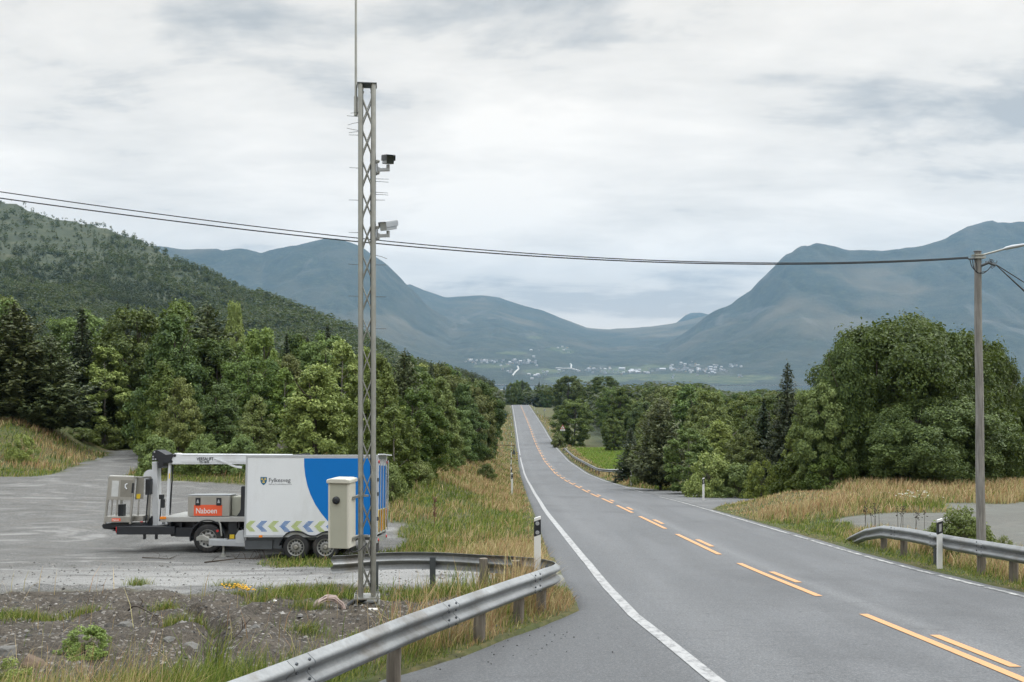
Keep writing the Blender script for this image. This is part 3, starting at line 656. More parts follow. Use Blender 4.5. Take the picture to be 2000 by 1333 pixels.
def sweep(m, path, right=True, off=0.0, th=0.004, scale=1.0):
    """W-beam along path (centre line of the beam); bulges point to the right of travel"""
    n = len(PROF); k = len(path); V = []
    for i, p in enumerate(path):
        d = path[min(i + 1, k - 1)] - path[max(i - 1, 0)]; r = Vector((d.y, -d.x, 0)).normalized() * (1 if right else -1)
        for (a, h) in PROF: V.append(p + r * (a + off) + Vector((0, 0, h * scale)))
        for j, (a, h) in enumerate(PROF): V.append(p + r * (a + off - th) + Vector((0, 0, h * scale * 0.985)))
    Fs = []
    for i in range(k - 1):
        for j in range(n - 1):
            b = i * 2 * n; c = (i + 1) * 2 * n
            Fs.append((b + j, c + j, c + j + 1, b + j + 1)); Fs.append((b + n + j, b + n + j + 1, c + n + j + 1, c + n + j))
        b = i * 2 * n; c = (i + 1) * 2 * n
        m.add([V[b], V[b + n], V[c + n], V[c]], [(0, 1, 2, 3)]); m.add([V[b + n - 1], V[c + n - 1], V[c + 2 * n - 1], V[b + 2 * n - 1]], [(0, 1, 2, 3)])
    m.add(V, Fs, True)
    for b in (0, (k - 1) * 2 * n): m.add(V[b:b + 2 * n], [(j, j + 1, n + j + 1, n + j) for j in range(n - 1)])
    return m
def bolts(m, p, r, d):
    for s in (-0.1, 0.1):
        for h in (0.118, 0.045, -0.045, -0.118):
            c = p + d * s + r * (0.056 if abs(h) > 0.1 else 0.058) + Vector((0, 0, h)); m.tube([c, c + r * 0.014], [0.017, 0.013], 7)
rail_top = 0.74
# left rail: runs beside the asphalt, then turns back round the mast
L2 = [(-4.1, 2.0), (-3.08, 5.2), (-1.80, 8.55), (-0.73, 11.55), (0.0, 13.55), (0.36, 14.5), (0.62, 15.4), (0.66, 16.2), (0.46, 17.0), (0.05, 17.6), (-0.45, 18.0), (-1.42, 18.5), (-2.3, 18.45), (-3.1, 17.75)]
path2 = crom([(x, y, 0) for x, y in L2], 10)
zz = np.array([-float(np.interp(p.y, [0, 5, 10.5, 14.8, 18, 20], [2.46, 2.84, 3.16, 3.48, 3.85, 4.0])) for p in path2])
path2 = [Vector((p.x, p.y, z + rail_top - 0.19)) for p, z in zip(path2, zz)]
org = Vector((0.3, 15, gz(0.3, 15)))
rail = empty('guard_rail', org, 'weathered steel guard rail bending back round the lattice mast at the side road', 'guard rail')
m = sweep(MB(), [p - org for p in path2]); m.build('beam', galv_rail, rail, recalc=False)
def near_i(x, y): return min(range(len(path2)), key=lambda i: (path2[i].x - x) ** 2 + (path2[i].y - y) ** 2)
for (x, y) in [(-2.9, 5.5), (-1.76, 8.55), (-0.73, 11.55), (0.28, 14.35), (-0.45, 18.0)]:
    i = near_i(x, y); d = (path2[i + 1] - path2[i - 1]).normalized(); r = Vector((d.y, -d.x, 0)).normalized(); p = path2[i] - org
    m = sweep(MB(), [p - d * 0.16, p, p + d * 0.15], off=0.005); m.cur = 1; sweep(m, [p + d * 0.151, p + d * 0.166], off=0.004); bolts(m, p + r * 0.004, r, d); m.build('splice', [galv_rail, dark_steel], rail, recalc=False)
def wood_post(par, x, y, top, org, rr=0.075, gd=0.25):
    z = gz(x, y); m = MB(); n = 6
    pts = [(x - org.x + 0.004 * math.sin(k * 2), y - org.y, z - gd - org.z + (top - z + gd) * k / n) for k in range(n + 1)]
    m.tube(pts, rr, 12); return m.build('wooden_post', wood_old, par)
def steel_post(par, x, y, top, org, d=Vector((1, 0, 0))):
    z = gz(x, y); m = MB(); a = math.atan2(d.y, d.x); Mr = Matrix.Translation((x - org.x, y - org.y, 0)) @ Matrix.Rotation(a, 4, 'Z')
    m.box(-0.05, 0.05, -0.004, 0.004, z - 0.3 - org.z, top - org.z, Mr); m.box(-0.05, -0.042, -0.03, -0.0045, z - 0.3 - org.z, top - org.z, Mr); m.box(0.042, 0.05, -0.03, -0.0045, z - 0.3 - org.z, top - org.z, Mr)
    return m.build('steel_post', dark_steel, par)
def post_at(x, y, kind, off, dtop):
    i = near_i(x, y); i = min(max(i, 1), len(path2) - 2); d = (path2[i + 1] - path2[i - 1]).normalized(); l = Vector((-d.y, d.x, 0)).normalized(); p = path2[i] + l * off
    if kind == 'w': wood_post(rail, p.x, p.y, path2[i].z + dtop, org)
    else: steel_post(rail, p.x, p.y, path2[i].z + dtop, org, d)
for a in [(-3.05, 5.0, 'w', 0.09, 0.02), (-2.2, 7.4, 'w', 0.09, 0.02), (-1.2, 10.4, 'w', 0.09, 0.05), (-0.35, 12.7, 'w', 0.09, 0.05), (0.17, 14.0, 'w', 0.09, 0.06), (0.52, 15.0, 'w', 0.09, 0.03), (0.6, 16.5, 's', 0.06, 0.07), (0.12, 17.5, 'w', 0.09, 0.1), (-0.45, 18.0, 'w', 0.09, 0.11), (-1.42, 18.5, 's', 0.05, 0.07), (-2.45, 18.4, 's', 0.05, 0.0)]: post_at(*a)

def straight_rail(pts, label, posts, group=None, dips=True):
    o_ = Vector((pts[-1][0], pts[-1][1], gz(pts[-1][0], pts[-1][1])))
    r = empty('guard_rail', o_, label, 'guard rail', group); pth = []
    for (x, y, dz) in pts: pth.append(Vector((x, y, -float(road_d(np.array([y]))[0]) - 0.03 + rail_top - 0.155 + dz)))
    fine = []
    for i in range(len(pth) - 1):
        for k in range(6): fine.append(pth[i].lerp(pth[i + 1], k / 6))
    fine.append(pth[-1])
    sweep(MB(), [p - o_ for p in fine], right=False).build('beam', galv_rail, r, recalc=False)
    for (x, y, k) in posts:
        p = min(fine, key=lambda q: (q.x - x) ** 2 + (q.y - y) ** 2)
        if k == 'w': wood_post(r, x, y, p.z + 0.05, o_, 0.08)
        elif k == 's': steel_post(r, x, y, p.z + 0.05, o_, Vector((0, 1, 0)))
        else:
            m = MB(); sweep(m, [Vector((p.x, y + s, p.z + (s * -0.075))) - o_ for s in (-0.16, 0, 0.16)], right=False, off=0.005); m.cur = 1; bolts(m, Vector((p.x, y, p.z)) - o_ - Vector((0.002, 0, 0)), Vector((-1, 0, 0)), Vector((0, 1, 0))); m.build('splice', [galv_rail, dark_steel], r, recalc=False)
straight_rail([(9.15, 2.5, 0), (9.15, 6, 0), (9.15, 10, 0), (9.15, 14, 0), (9.15, 18, 0), (9.13, 21, 0), (9.13, 23.6, 0), (9.14, 25.2, -0.05), (9.2, 26.6, -0.24), (9.28, 27.9, -0.52), (9.34, 29, -0.8)],
              'straight grey guard rail along the right verge with its far end sloping into the grass', [(9.26, 25.5, 'w'), (9.26, 24.2, 'w'), (9.2, 22.3, 's'), (9.26, 20.2, 'w'), (9.26, 18.9, 'w'), (9.26, 16.5, 'w'), (9.26, 14, 'w'), (9.26, 10, 'w'), (9.26, 6, 'w'), (9.15, 24.4, 'x'), (9.15, 22.1, 'x'), (9.15, 19.9, 'x'), (9.15, 15.9, 'x')])
farp = [(8.75, 176, -0.5), (8.78, 170, 0), (8.8, 160, 0), (8.85, 146, 0), (8.9, 130, 0), (8.95, 118, 0), (8.95, 108, 0), (9.05, 104, 0), (9.5, 102, 0), (10.5, 101.6, 0.0), (12.2, 103, -0.1), (13.6, 104.6, -0.5)]
straight_rail(farp[::-1], 'distant guard rail beside the green field, its near end bent away from the road', [(9.0, y, 'w') for y in np.arange(106, 172, 4.0)] + [(9.7, 102.1, 'w'), (11, 102, 'w')])

# ------------------------------------------------------------------ marker posts
def marker(x, y, h, label, side, group, hide=False):
    z = gz(x, y)
    e_ = empty('marker_post', (x, y, z), label, 'marker post', group); w = 0.055
    m = MB(); m.prism([(-w, -0.3), (w, -0.3), (w, h), (-w, h - 0.035)], -0.025, 0.03); m.build('post', white_plastic, e_, 0.008)
    m = MB(); m.prism([(-w - 0.002, h - 0.34), (w + 0.002, h - 0.30), (w + 0.002, h - 0.05), (-w - 0.002, h - 0.09)], -0.028, 0.0315); m.build('black_band', black, e_)
    if side == 'L':
        for dz in (0.12, 0.27): m = MB(); m.lathe([(0.033, 0), (0.03, -0.004)], (0.0, -0.0285, h - dz), 'y', 20); m.build('reflector', refl, e_)
    else: m = MB(); m.prism([(-0.026, h - 0.285), (0.026, h - 0.27), (0.026, h - 0.11), (-0.026, h - 0.125)], -0.032, -0.0285); m.build('reflector', refl, e_)
    return e_
marker(0.42, 16.95, 1.33, 'white marker post with two round reflectors standing in the bend of the near guard rail', 'L', None)
gl = 'marker posts along the left verge'; gr = 'marker posts along the right verge'
marker(0.0, 56.5, 1.25, 'nearest white marker post in the dry grass of the left verge beyond the field', 'L', gl)
marker(-0.05, 78, 1.2, 'second white marker post along the left verge, just behind the nearest one', 'L', gl)
for y in (104, 128, 155, 185, 220, 255, 295, 340, 385): marker(-0.1 if y < 260 else float(left_edge(np.array([y]))[0]) - 0.5, y, 1.15, 'small far white marker post in the row up the left verge', 'L', gl)
marker(8.98, 21.5, 1.06, 'white marker post with a rectangular reflector behind the right guard rail', 'R', gr)
marker(9.72, 52, 1.16, 'white marker post in the mouth of the right side road', 'R', gr)
marker(8.85, 76, 1.16, 'white marker post in dry grass on the far corner of the right side road', 'R', gr)
marker(9.5, 88, 1.1, 'white marker post at the near end of the distant guard rail', 'R', gr)
for y in (170, 192, 215, 240, 270, 300, 335, 370, 405, 424): marker(float(right_edge(np.array([y]))[0]) + 0.75, y, 1.15, 'small far white marker post in the row up the right verge', 'R', gr)

# ------------------------------------------------------------------ utility pole, lamp arm and cables
ux, uy = 9.86, 21.5; uz = gz(ux, uy); utop = -(492 - HY) / F * uy
up = empty('utility_pole', (ux, uy, uz), 'grey wooden utility pole with a lamp arm standing behind the right guard rail', 'utility pole')
H = utop - uz; m = MB(); n = 14
m.tube([(-0.085 * k / n + 0.006 * math.sin(k), 0, -0.4 + (H + 0.4) * k / n) for k in range(n + 1)], [0.098 - 0.03 * k / n for k in range(n + 1)], 16); m.build('pole', wood_pole, up)
tx = -0.085; m = MB(); m.lathe([(0.082, 0.002), (0.082, 0.012), (0.03, 0.028)], (tx, 0, H), 'z', 16); m.build('pole_cap', dark_steel, up)
m = MB(); m.tube([(tx + 0.06, -0.02, H - 0.08), (tx + 0.25, -0.1, H - 0.03), (tx + 0.5, -0.2, H + 0.04)], 0.02, 8); m.box(tx - 0.09, tx + 0.13, -0.1, 0.09, H - 0.15, H - 0.11); m.box(tx - 0.09, tx + 0.13, -0.1, 0.09, H - 0.09, H - 0.06); m.build('lamp_arm', galv, up)
m = MB(); m.tube([(tx + 0.46, -0.185, H + 0.03), (tx + 0.5, -0.2, H + 0.045), (tx + 0.62, -0.24, H + 0.072), (tx + 0.8, -0.31, H + 0.1), (tx + 1.1, -0.42, H + 0.15)], [0.02, 0.036, 0.042, 0.03, 0.012], 12); m.build('lamp_head', alu_trim, up)
m = MB()
m.tube([(tx - 0.06, -0.05, H - 0.15), (tx - 0.22, -0.06, H - 0.16)], 0.022, 7); m.tube([(tx + 0.05, -0.05, H - 0.3), (tx + 0.2, -0.08, H - 0.24), (tx + 0.33, -0.1, H - 0.3)], 0.03, 7)
for k in range(9): a = random.uniform(0, 6.28); c_ = Vector((tx + 0.14 + random.uniform(0, 0.16), -0.09, H - 0.25 + random.uniform(-0.05, 0.06))); m.tube([c_, c_ + Vector((0.05 * math.cos(a), -0.03, 0.05 * math.sin(a))), c_ + Vector((0.08 * math.cos(a + 0.8), -0.02, 0.07 * math.sin(a + 0.8)))], 0.008, 5)
m.build('cable_clamp', dark_steel, up)
m = MB()
for dx in (0, 0.03): m.tube(crom([(tx - 0.19 + dx * 2, -0.06, H - 0.17), (tx - 0.15 + dx, -0.08, H - 0.33), (tx - 0.05, -0.1, H - 0.44 - dx * 0.5), (tx + 0.05, -0.11, H - 0.47 + dx), (tx + 0.15, -0.11, H - 0.41), (tx + 0.24, -0.1, H - 0.31)], 4), 0.0085, 6)
m.tube(crom([(tx - 0.1, -0.06, H - 0.16), (tx - 0.06, -0.09, H - 0.28), (tx - 0.06, -0.1, H - 0.43)], 4), 0.0085, 6); m.build('cable_loop', cable_m, up)
ul = empty('utility_pole', (-19.5, 20.5, gz(-19.5, 20.5)), 'grey wooden utility pole at the left end of the overhead cables', 'utility pole')
m = MB(); m.tube([(0, 0, -0.4), (0, 0, 9.6)], [0.11, 0.075], 12); m.build('pole', wood_pole, ul)
def overhead(pxs, label, r_):
    a = Vector((ux - 0.285, uy - 0.06)); b = Vector((-19.5, 20.5)); us_ = np.linspace(1891, -880, 60); p = np.array(sorted(pxs), float); co = np.polyfit(p[:, 0], p[:, 1], 3) ; pts = []
    for u in us_:
        k = (u - CX) / F; d = b - a; s = (a.x - k * a.y) / (k * d.y - d.x); q = a + d * min(max(s, 0), 1)
        pts.append((q.x, q.y, -(np.polyval(co, u) - HY) / F * q.y))
    m = MB(); m.tube(pts, r_, 6); tag(m.build('overhead_cable', cable_m), label, 'cable', 'overhead cables across the road')
overhead([(-900, 245), (0, 374), (350, 424), (700, 466), (1000, 495), (1300, 509), (1500, 512), (1885, 504)], 'upper of the two black overhead cables crossing the road to the pole', 0.011)
overhead([(-900, 262), (0, 386), (350, 435), (700, 472), (1000, 499), (1300, 513), (1500, 515), (1885, 506)], 'lower of the two black overhead cables crossing the road to the pole', 0.013)
for (dy, dz, lab) in ((0.0, 0.0, 'highest'), (0.15, -0.2, 'middle'), (-0.15, -0.34, 'lowest')):
    a = Vector((ux - 0.085 + 0.32, uy - 0.1, utop - 0.27)); b = Vector((20, 25 + dy * 6, -1.6 + dz * 9)); m = MB()
    m.tube([a.lerp(b, k / 14) - Vector((0, 0, 0.9 * (k / 14) * (1 - k / 14))) for k in range(15)], 0.0095, 6)
    tag(m.build('overhead_cable', cable_m), lab + ' of three black cables fanning down to the right from the pole', 'cable', 'cables right of the pole')

# ------------------------------------------------------------------ box trailer
TY = 25.0
tx0 = (475.5 - CX) / F * TY; tz0 = gz(-4.0, TY + 0.1)
trl = empty('box_trailer', (tx0, TY, tz0), 'white box trailer with a blue curved panel and dotted arrows parked on the gravel', 'trailer')
trl.rotation_euler = (R(-5.4), 0, 0)      # the gravel falls away from us under it
def T(zx, zy): px, py = 180 + zx * 0.3, 840 + zy * 0.3; return ((px - CX) / F * TY - tx0, -(py - HY) / F * TY - tz0)
x1 = T(1852, 0)[0]; zt = T(0, 168)[1]; zb = T(0, 686)[1]; dT = 1.78
m = MB(); m.box(0.02, x1 - 0.02, 0.0, dT, zb, zt - 0.02); m.build('body', white_p, trl)
m = MB(); tr = 0.045
m.box(0, x1, -0.012, 0.06, zt - tr, zt); m.box(0, x1, dT - 0.06, dT + 0.012, zt - tr, zt)
m.box(0, 0.045, -0.01, 0.05, zb, zt - tr - 0.002); m.box(0, x1, -0.014, 0.05, zb - 0.055, zb - 0.002); m.box(0.0, x1, dT - 0.05, dT + 0.014, zb - 0.055, zb - 0.002)
m.box(x1 - 0.05, x1 + 0.006, -0.011, 0.07, zb, zt - tr - 0.002); m.box(x1 - 0.05, x1 + 0.006, dT - 0.07, dT + 0.011, zb, zt - tr - 0.002); m.box(x1 - 0.05, x1 + 0.004, 0.071, dT - 0.071, zt - tr - 0.03, zt - 0.003)
for zx in (1030, 1205, 1340, 1465, 1600, 1780): x = T(zx, 0)[0]; m.lathe([(0.008, -0.012), (0.006, -0.018)], (x, 0, zt - tr / 2), 'y', 8)
m.build('edge_trim', alu_trim, trl, 0.004)
m = MB(); m.box(-0.01, x1 + 0.01, -0.01, dT + 0.01, zt + 0.002, zt + 0.012); m.box(x1 - 0.02, x1 + 0.16, 0.15, dT - 0.15, zt + 0.013, zt + 0.04); m.build('roof', white_p, trl, 0.004)
cv = [(1367, 187), (1369, 240), (1377, 300), (1392, 365), (1414, 425), (1446, 488), (1486, 545), (1530, 597), (1580, 645), (1626, 685)]
m = MB(); pts = [T(*p) for p in cv] + [T(1826, 685), T(1826, 187)]; m.prism(pts, -0.004, -0.0005); m.build('blue_panel', blue_v, trl)
for k in range(8):
    cxk = 460 + (92 + k * 121.3) / 5.33; m = MB(); s = 0.0135
    for r_ in range(-4, 5):
        for c_ in range(0, 5 if abs(r_) < 3 else 5):
            px = cxk + (abs(r_) + c_) * 2.35; py = 1028.6 + r_ * 2.35 + k * 0.15
            q = T((px - 180) / 0.3, (py - 840) / 0.3)
            if k == 7 and px > 641: continue
            m.box(q[0] - s / 1.25, q[0] + s / 1.25, -0.004, -0.0005, q[1] - s / 1.25, q[1] + s / 1.25)
    m.build('dotted_arrow', lime if k % 2 == 0 else bluedot, trl)
q = T((521 - 180) / 0.3, (942.7 - 840) / 0.3); text_obj('lettering', 'Fylkesveg', 0.142, (q[0], -0.002, q[1]), ink, trl, 1.0)
q = T((521.5 - 180) / 0.3, (948 - 840) / 0.3); text_obj('lettering', 'Møre og Romsdal fylkeskommune', 0.042, (q[0], -0.002, q[1]), ink_grey, trl, 0.98)
sh = empty('shield_emblem', (0, 0, 0), None, None); 
bpy.data.objects.remove(sh)
q = T((511.4 - 180) / 0.3, (933 - 840) / 0.3)
m = MB(); sw = 0.079
m.prism([(q[0] - sw, q[1]), (q[0] + sw, q[1]), (q[0] + sw, q[1] - 0.1), (q[0] + sw * 0.75, q[1] - 0.145), (q[0] + sw * 0.35, q[1] - 0.18), (q[0], q[1] - 0.2), (q[0] - sw * 0.35, q[1] - 0.18), (q[0] - sw * 0.75, q[1] - 0.145), (q[0] - sw, q[1] - 0.1)], -0.004, -0.0005)
shd = m.build('shield_emblem', shield_b, trl)
m = MB()
for (dx, dz, s) in ((-0.038, -0.05, 1), (0.038, -0.05, 1), (0.0, -0.115, 1.25)):
    a, b = q[0] + dx, q[1] + dz
    m.prism([(a - 0.03 * s, b), (a - 0.018 * s, b - 0.022 * s), (a + 0.018 * s, b - 0.022 * s), (a + 0.03 * s, b)], -0.0065, -0.0042)
    m.prism([(a - 0.003, b + 0.001), (a + 0.003, b + 0.001), (a + 0.003, b + 0.034 * s), (a - 0.003, b + 0.034 * s)], -0.0065, -0.0042)
    m.prism([(a - 0.02 * s, b + 0.008 * s), (a + 0.02 * s, b + 0.008 * s), (a + 0.014 * s, b + 0.027 * s), (a - 0.014 * s, b + 0.027 * s)], -0.0075, -0.0066)
m.build('emblem_charge', gold, shd)
# rear doors
for (ya, yb) in ((0.075, dT / 2 - 0.004), (dT / 2 + 0.004, dT - 0.075)):
    m = MB(); m.box(x1 - 0.018, x1 + 0.012, ya, yb, zb + 0.01, zt - tr - 0.04); d_ = m.build('rear_door', white_p, trl, 0.004)
    m = MB(); m.box(x1 + 0.013, x1 + 0.016, ya + 0.06, yb - 0.05, zb + 0.62, zt - tr - 0.2); m.build('blue_panel', blue_v, d_)
    m = MB(); m.box(x1 + 0.013, x1 + 0.0155, ya + 0.04, yb - 0.02, zb + 0.06, zb + 0.6); m.build('yellow_panel', yellow_v, d_)
    m = MB(); wd = yb - ya - 0.06
    for k in range(4): b0_ = ya + 0.04 + k * wd / 4; m.prism([(b0_, zb + 0.061), (b0_ + 0.09, zb + 0.061), (b0_ + 0.2, zb + 0.59), (b0_ + 0.11, zb + 0.59)], x1 + 0.0165, x1 + 0.0185, 'x'); m.build('red_stripe', orange_v, d_)
for y_ in (0.25, 0.75, 1.3, 1.8): m = MB(); m.tube([(x1 + 0.04, y_, zb + 0.03), (x1 + 0.04, y_, zt - 0.1)], 0.014, 8); m.build('lock_bar', alu_trim, trl)
for z in (zb + 0.35, zb + 0.95, zb + 1.3): m = MB(); m.box(x1 - 0.012, x1 + 0.03, -0.013, 0.06, z, z + 0.09); m.build('door_hinge', dark_steel, trl)
for y_ in (0.1, dT - 0.1):
    m = MB(); m.lathe([(0.04, 0.0), (0.04, 0.02), (0.03, 0.025)], (x1 + 0.016, y_, zb - 0.13), 'x', 16); m.build('tail_light', red_l, trl)
    m = MB(); m.lathe([(0.04, 0.0), (0.04, 0.025)], (x1 + 0.008, y_, zt - 0.16), 'x', 14); m.build('clearance_light', red_l, trl)
m = MB(); m.box(x1 - 0.06, x1 + 0.015, 0.02, dT - 0.02, zb - 0.2, zb - 0.058); m.build('rear_bumper', alu_trim, trl, 0.005)
m = MB(); m.box(x1 - 0.02, x1 + 0.0, 0.05, 0.4, zb - 0.42, zb - 0.202); m.build('mud_flap', rubber, trl)
# chassis
a = T(985, 705); b = T(1165, 780)
m = MB(); m.box(0.03, x1 - 0.05, 0.12, dT - 0.12, zb - 0.13, zb - 0.057); m.box(a[0], b[0], 0.1, 0.5, b[1], zb - 0.132); m.box(b[0], T(1225, 0)[0], 0.15, 0.5, b[1] + 0.01, zb - 0.132); m.build('chassis', dark_steel, trl, 0.004)
y0d = dT / 2
m = MB(); h0 = T(0, 735)[1]; h1 = T(0, 770)[1]
def beam(m, p, q_, w, za, zb_):
    d = Vector((q_[0] - p[0], q_[1] - p[1], 0)).normalized(); n_ = Vector((-d.y, d.x, 0)) * w
    m.add([Vector((p[0], p[1], za)) - n_, Vector((q_[0], q_[1], za)) - n_, Vector((q_[0], q_[1], za)) + n_, Vector((p[0], p[1], za)) + n_, Vector((p[0], p[1], zb_)) - n_, Vector((q_[0], q_[1], zb_)) - n_, Vector((q_[0], q_[1], zb_)) + n_, Vector((p[0], p[1], zb_)) + n_],
          [(0, 3, 2, 1), (4, 5, 6, 7), (0, 1, 5, 4), (2, 3, 7, 6), (1, 2, 6, 5), (3, 0, 4, 7)])
xk = T(690, 0)[0]
beam(m, (xk + 0.1, y0d - 0.05), (0.6, 0.22), 0.03, h1, h0 + 0.01); beam(m, (xk + 0.1, y0d + 0.05), (0.6, dT - 0.22), 0.03, h1, h0 + 0.01); m.box(xk, xk + 0.45, y0d - 0.06, y0d + 0.06, h1 + 0.005, h0 + 0.035)
m.build('drawbar', alu_trim, trl, 0.006)
m = MB(); p_ = [T(605, 715), T(625, 703), T(650, 700), T(690, 722), T(690, 740), T(640, 736), T(606, 738)]; m.prism(p_, y0d - 0.05, y0d + 0.05); m.tube([(T(655, 0)[0], y0d, T(0, 705)[1]), (T(640, 0)[0], y0d - 0.02, T(0, 690)[1])], 0.015, 6); m.tube([(T(630, 0)[0], y0d, T(0, 735)[1]), (T(629, 0)[0], y0d, T(0, 768)[1])], 0.012, 6); m.build('coupling_head', galv, trl, 0.006)
m = MB(); xj = T(795, 0)[0]; gj = 0.0
m.tube([(xj, y0d - 0.1, T(0, 770)[1]), (xj, y0d - 0.1, gj + 0.1)], 0.03, 10); m.box(xj - 0.08, xj + 0.1, y0d - 0.18, y0d - 0.02, gj - 0.005, gj + 0.05); m.box(xj - 0.04, xj + 0.04, y0d - 0.14, y0d - 0.06, gj + 0.05, gj + 0.12)
m.tube([T3 for T3 in [(T(780, 0)[0], y0d - 0.1, T(0, 705)[1]), (T(768, 0)[0], y0d - 0.1, T(0, 625)[1]), (T(757, 0)[0], y0d - 0.1, T(0, 606)[1])]], 0.022, 8); m.build('support_leg', galv, trl, 0.004)
m = MB(); m.lathe([(0.03, -0.02), (0.03, 0.03)], (T(752, 0)[0], y0d - 0.12, T(0, 672)[1]), 'y', 12); m.build('brake_knob', red_l, trl)
m = MB(); m.prism([T(925, 740), T(925, 690), T(945, 660), T(975, 655), T(985, 740)], 0.05, 0.09); m.box(-0.06, 0.03, 0.09, dT - 0.09, zb - 0.14, zb + 0.1); m.build('front_bracket', alu_trim, trl, 0.005)
m = MB(); a, b = T(1083, 702), T(1106, 687); m.box(a[0], b[0], -0.03, -0.0145, a[1], b[1]); m.build('marker_light', amber_l, trl, 0.004)
def wheel(par, cx_, yf, cz, r, rw, rimr, mat_rim, slots, side=-1, name='wheel'):
    s = side; w = MB(); w.lathe([(rimr, s * 0.0), (r * 0.86, s * 0.012), (r * 0.96, s * -0.012), (r, s * -0.05), (r, s * (-rw + 0.05)), (r * 0.94, s * (-rw + 0.01)), (rimr, -s * rw)], (cx_, yf, cz), 'y', 40, cap=False)
    for k in range(40):
        t_ = k * 2 * math.pi / 40; c_ = Vector((cx_ + math.cos(t_) * r * 0.985, yf - s * 0.05, cz + math.sin(t_) * r * 0.985)); w.tube([c_, c_ + Vector((0, -s * (rw - 0.1), 0))], r * 0.026, 4)
    wo = w.build(name, rubber, par)
    m = MB(); m.lathe([(rimr * 1.02, -s * 0.004), (rimr, s * 0.008), (rimr * 0.93, -s * 0.02), (rimr * 0.88, -s * 0.05), (rimr * 0.62, -s * 0.035), (rimr * 0.5, -s * 0.02), (rimr * 0.42, -s * 0.03), (rimr * 0.02, -s * 0.03)], (cx_, yf, cz), 'y', 36, cap=False); m.build('rim', mat_rim, wo)
    m = MB()
    for k in range(slots):
        t_ = (k + 0.5) * 2 * math.pi / slots; c_ = Vector((cx_ + math.cos(t_) * rimr * 0.75, yf - s * 0.036, cz + math.sin(t_) * rimr * 0.75)); m.tube([c_, c_ + Vector((0, s * 0.006, 0))], rimr * 0.125, 8)
    m.build('rim_holes', black, wo)
    m = MB(); m.lathe([(rimr * 0.3, -s * 0.03), (rimr * 0.3, s * 0.02), (rimr * 0.2, s * 0.03)], (cx_, yf, cz), 'y', 16)
    for k in range(5): t_ = k * 1.2566; c_ = Vector((cx_ + math.cos(t_) * rimr * 0.45, yf - s * 0.03, cz + math.sin(t_) * rimr * 0.45)); m.tube([c_, c_ + Vector((0, s * 0.03, 0))], rimr * 0.06, 6)
    m.build('hub', alu_dark, wo); return wo
rimpaint = plain('silver_rim', (0.3, 0.3, 0.29), 0.4, 0.4, 0.08, 6, dirt=((0.2, 0.17, 0.13), 0.4))
for zx in (1325, 1518):
    for (yf, sd) in ((-0.03, -1), (dT + 0.03, 1)):
        xw_ = T(zx, 0)[0]; zg = 0.0; wheel(trl, xw_, yf, zg + 0.315, 0.32, 0.19, 0.205, rimpaint, 14, sd)
gp = [(455, 1085), (470, 1050), (497, 1005), (530, 970), (570, 951), (628, 946), (690, 955), (735, 978), (775, 992), (830, 992), (870, 975), (905, 957), (955, 948), (1010, 955), (1060, 985), (1095, 1030), (1112, 1085)]
gp = [T((460 + a / 5.33 - 180) / 0.3, (860 + b / 5.33 - 840) / 0.3) for a, b in gp]; gp = [(p.x, p.y) for p in crom([(a, b, 0) for a, b in gp], 3)]
for (ya, yb) in ((-0.075, 0.2), (dT - 0.2, dT + 0.075)):
    m = MB(); m.prism(gp + [(a + (0.0), b - 0.035) for a, b in gp[::-1]], ya, yb); 
    m.build('mudguard', black, trl)

# ------------------------------------------------------------------ lift truck behind the trailer
VY = 27.0
vx0 = (223 - CX) / F * VY; vz0 = gz(-9, VY + 0.1)
trk = empty('lift_truck', (vx0, VY, vz0), 'flatbed lift truck with a folded white boom and black chassis parked behind the trailer', 'truck')
trk.rotation_euler = (R(-3.6), 0, 0)
def V(zx, zy, Yp=VY): px, py = 180 + zx * 0.3, 840 + zy * 0.3; return ((px - CX) / F * Yp - vx0, -(py - HY) / F * Yp - vz0)
def vbox(name, mat, za, zb_, y0, y1, Yp=VY, bev=0.006, par=None):
    a = V(za[0], zb_[1], Yp); b = V(zb_[0], za[1], Yp); m = MB(); m.box(a[0], b[0], y0, y1, a[1], b[1]); return m.build(name, mat, par or trk, bev)
dV = 2.05
vbox('rear_beam', black, (150, 632), (530, 684), 0.05, 0.3)
vbox('rear_beam', black, (150, 640), (530, 684), dV - 0.3, dV - 0.05)
m = MB(); a = V(150, 680); b = V(180, 640); m.box(a[0] + 0.01, b[0], 0.302, dV - 0.302, a[1] + 0.02, b[1])
a = V(480, 702); b = V(640, 605); m.box(a[0], b[0], 0.35, dV - 0.35, a[1], b[1]); a = V(470, 660); b = V(1880, 603); m.box(a[0] + 0.01, b[0], 0.55, dV - 0.55, a[1] + 0.01, b[1] - 0.012)
for (p, q_) in (((530, 640), (645, 700)),): a = V(p[0], q_[1]); b = V(q_[0], p[1]); m.box(a[0] + 0.005, b[0], 0.1, 0.345, a[1], b[1])
for zx in (490, 560, 900, 940): a = V(zx, 0)[0]; m.box(a, a + 0.05, 0.08, dV - 0.08, V(0, 640)[1], V(0, 604)[1])
m.build('chassis', black, trk, 0.004)
for zx in (320, 397): m = MB(); a = V(zx, 716); b = V(zx + 12, 685); m.box(a[0], b[0], 0.1, 0.2, a[1], b[1] - 0.002); m.build('outrigger_foot', black, trk)
for y_ in (0.06, dV - 0.24): a = V(144, 672); b = V(152, 634); m = MB(); m.box(a[0], b[0] - 0.002, y_, y_ + 0.18, a[1], b[1]); m.build('tail_light', red_l, trk, 0.004)
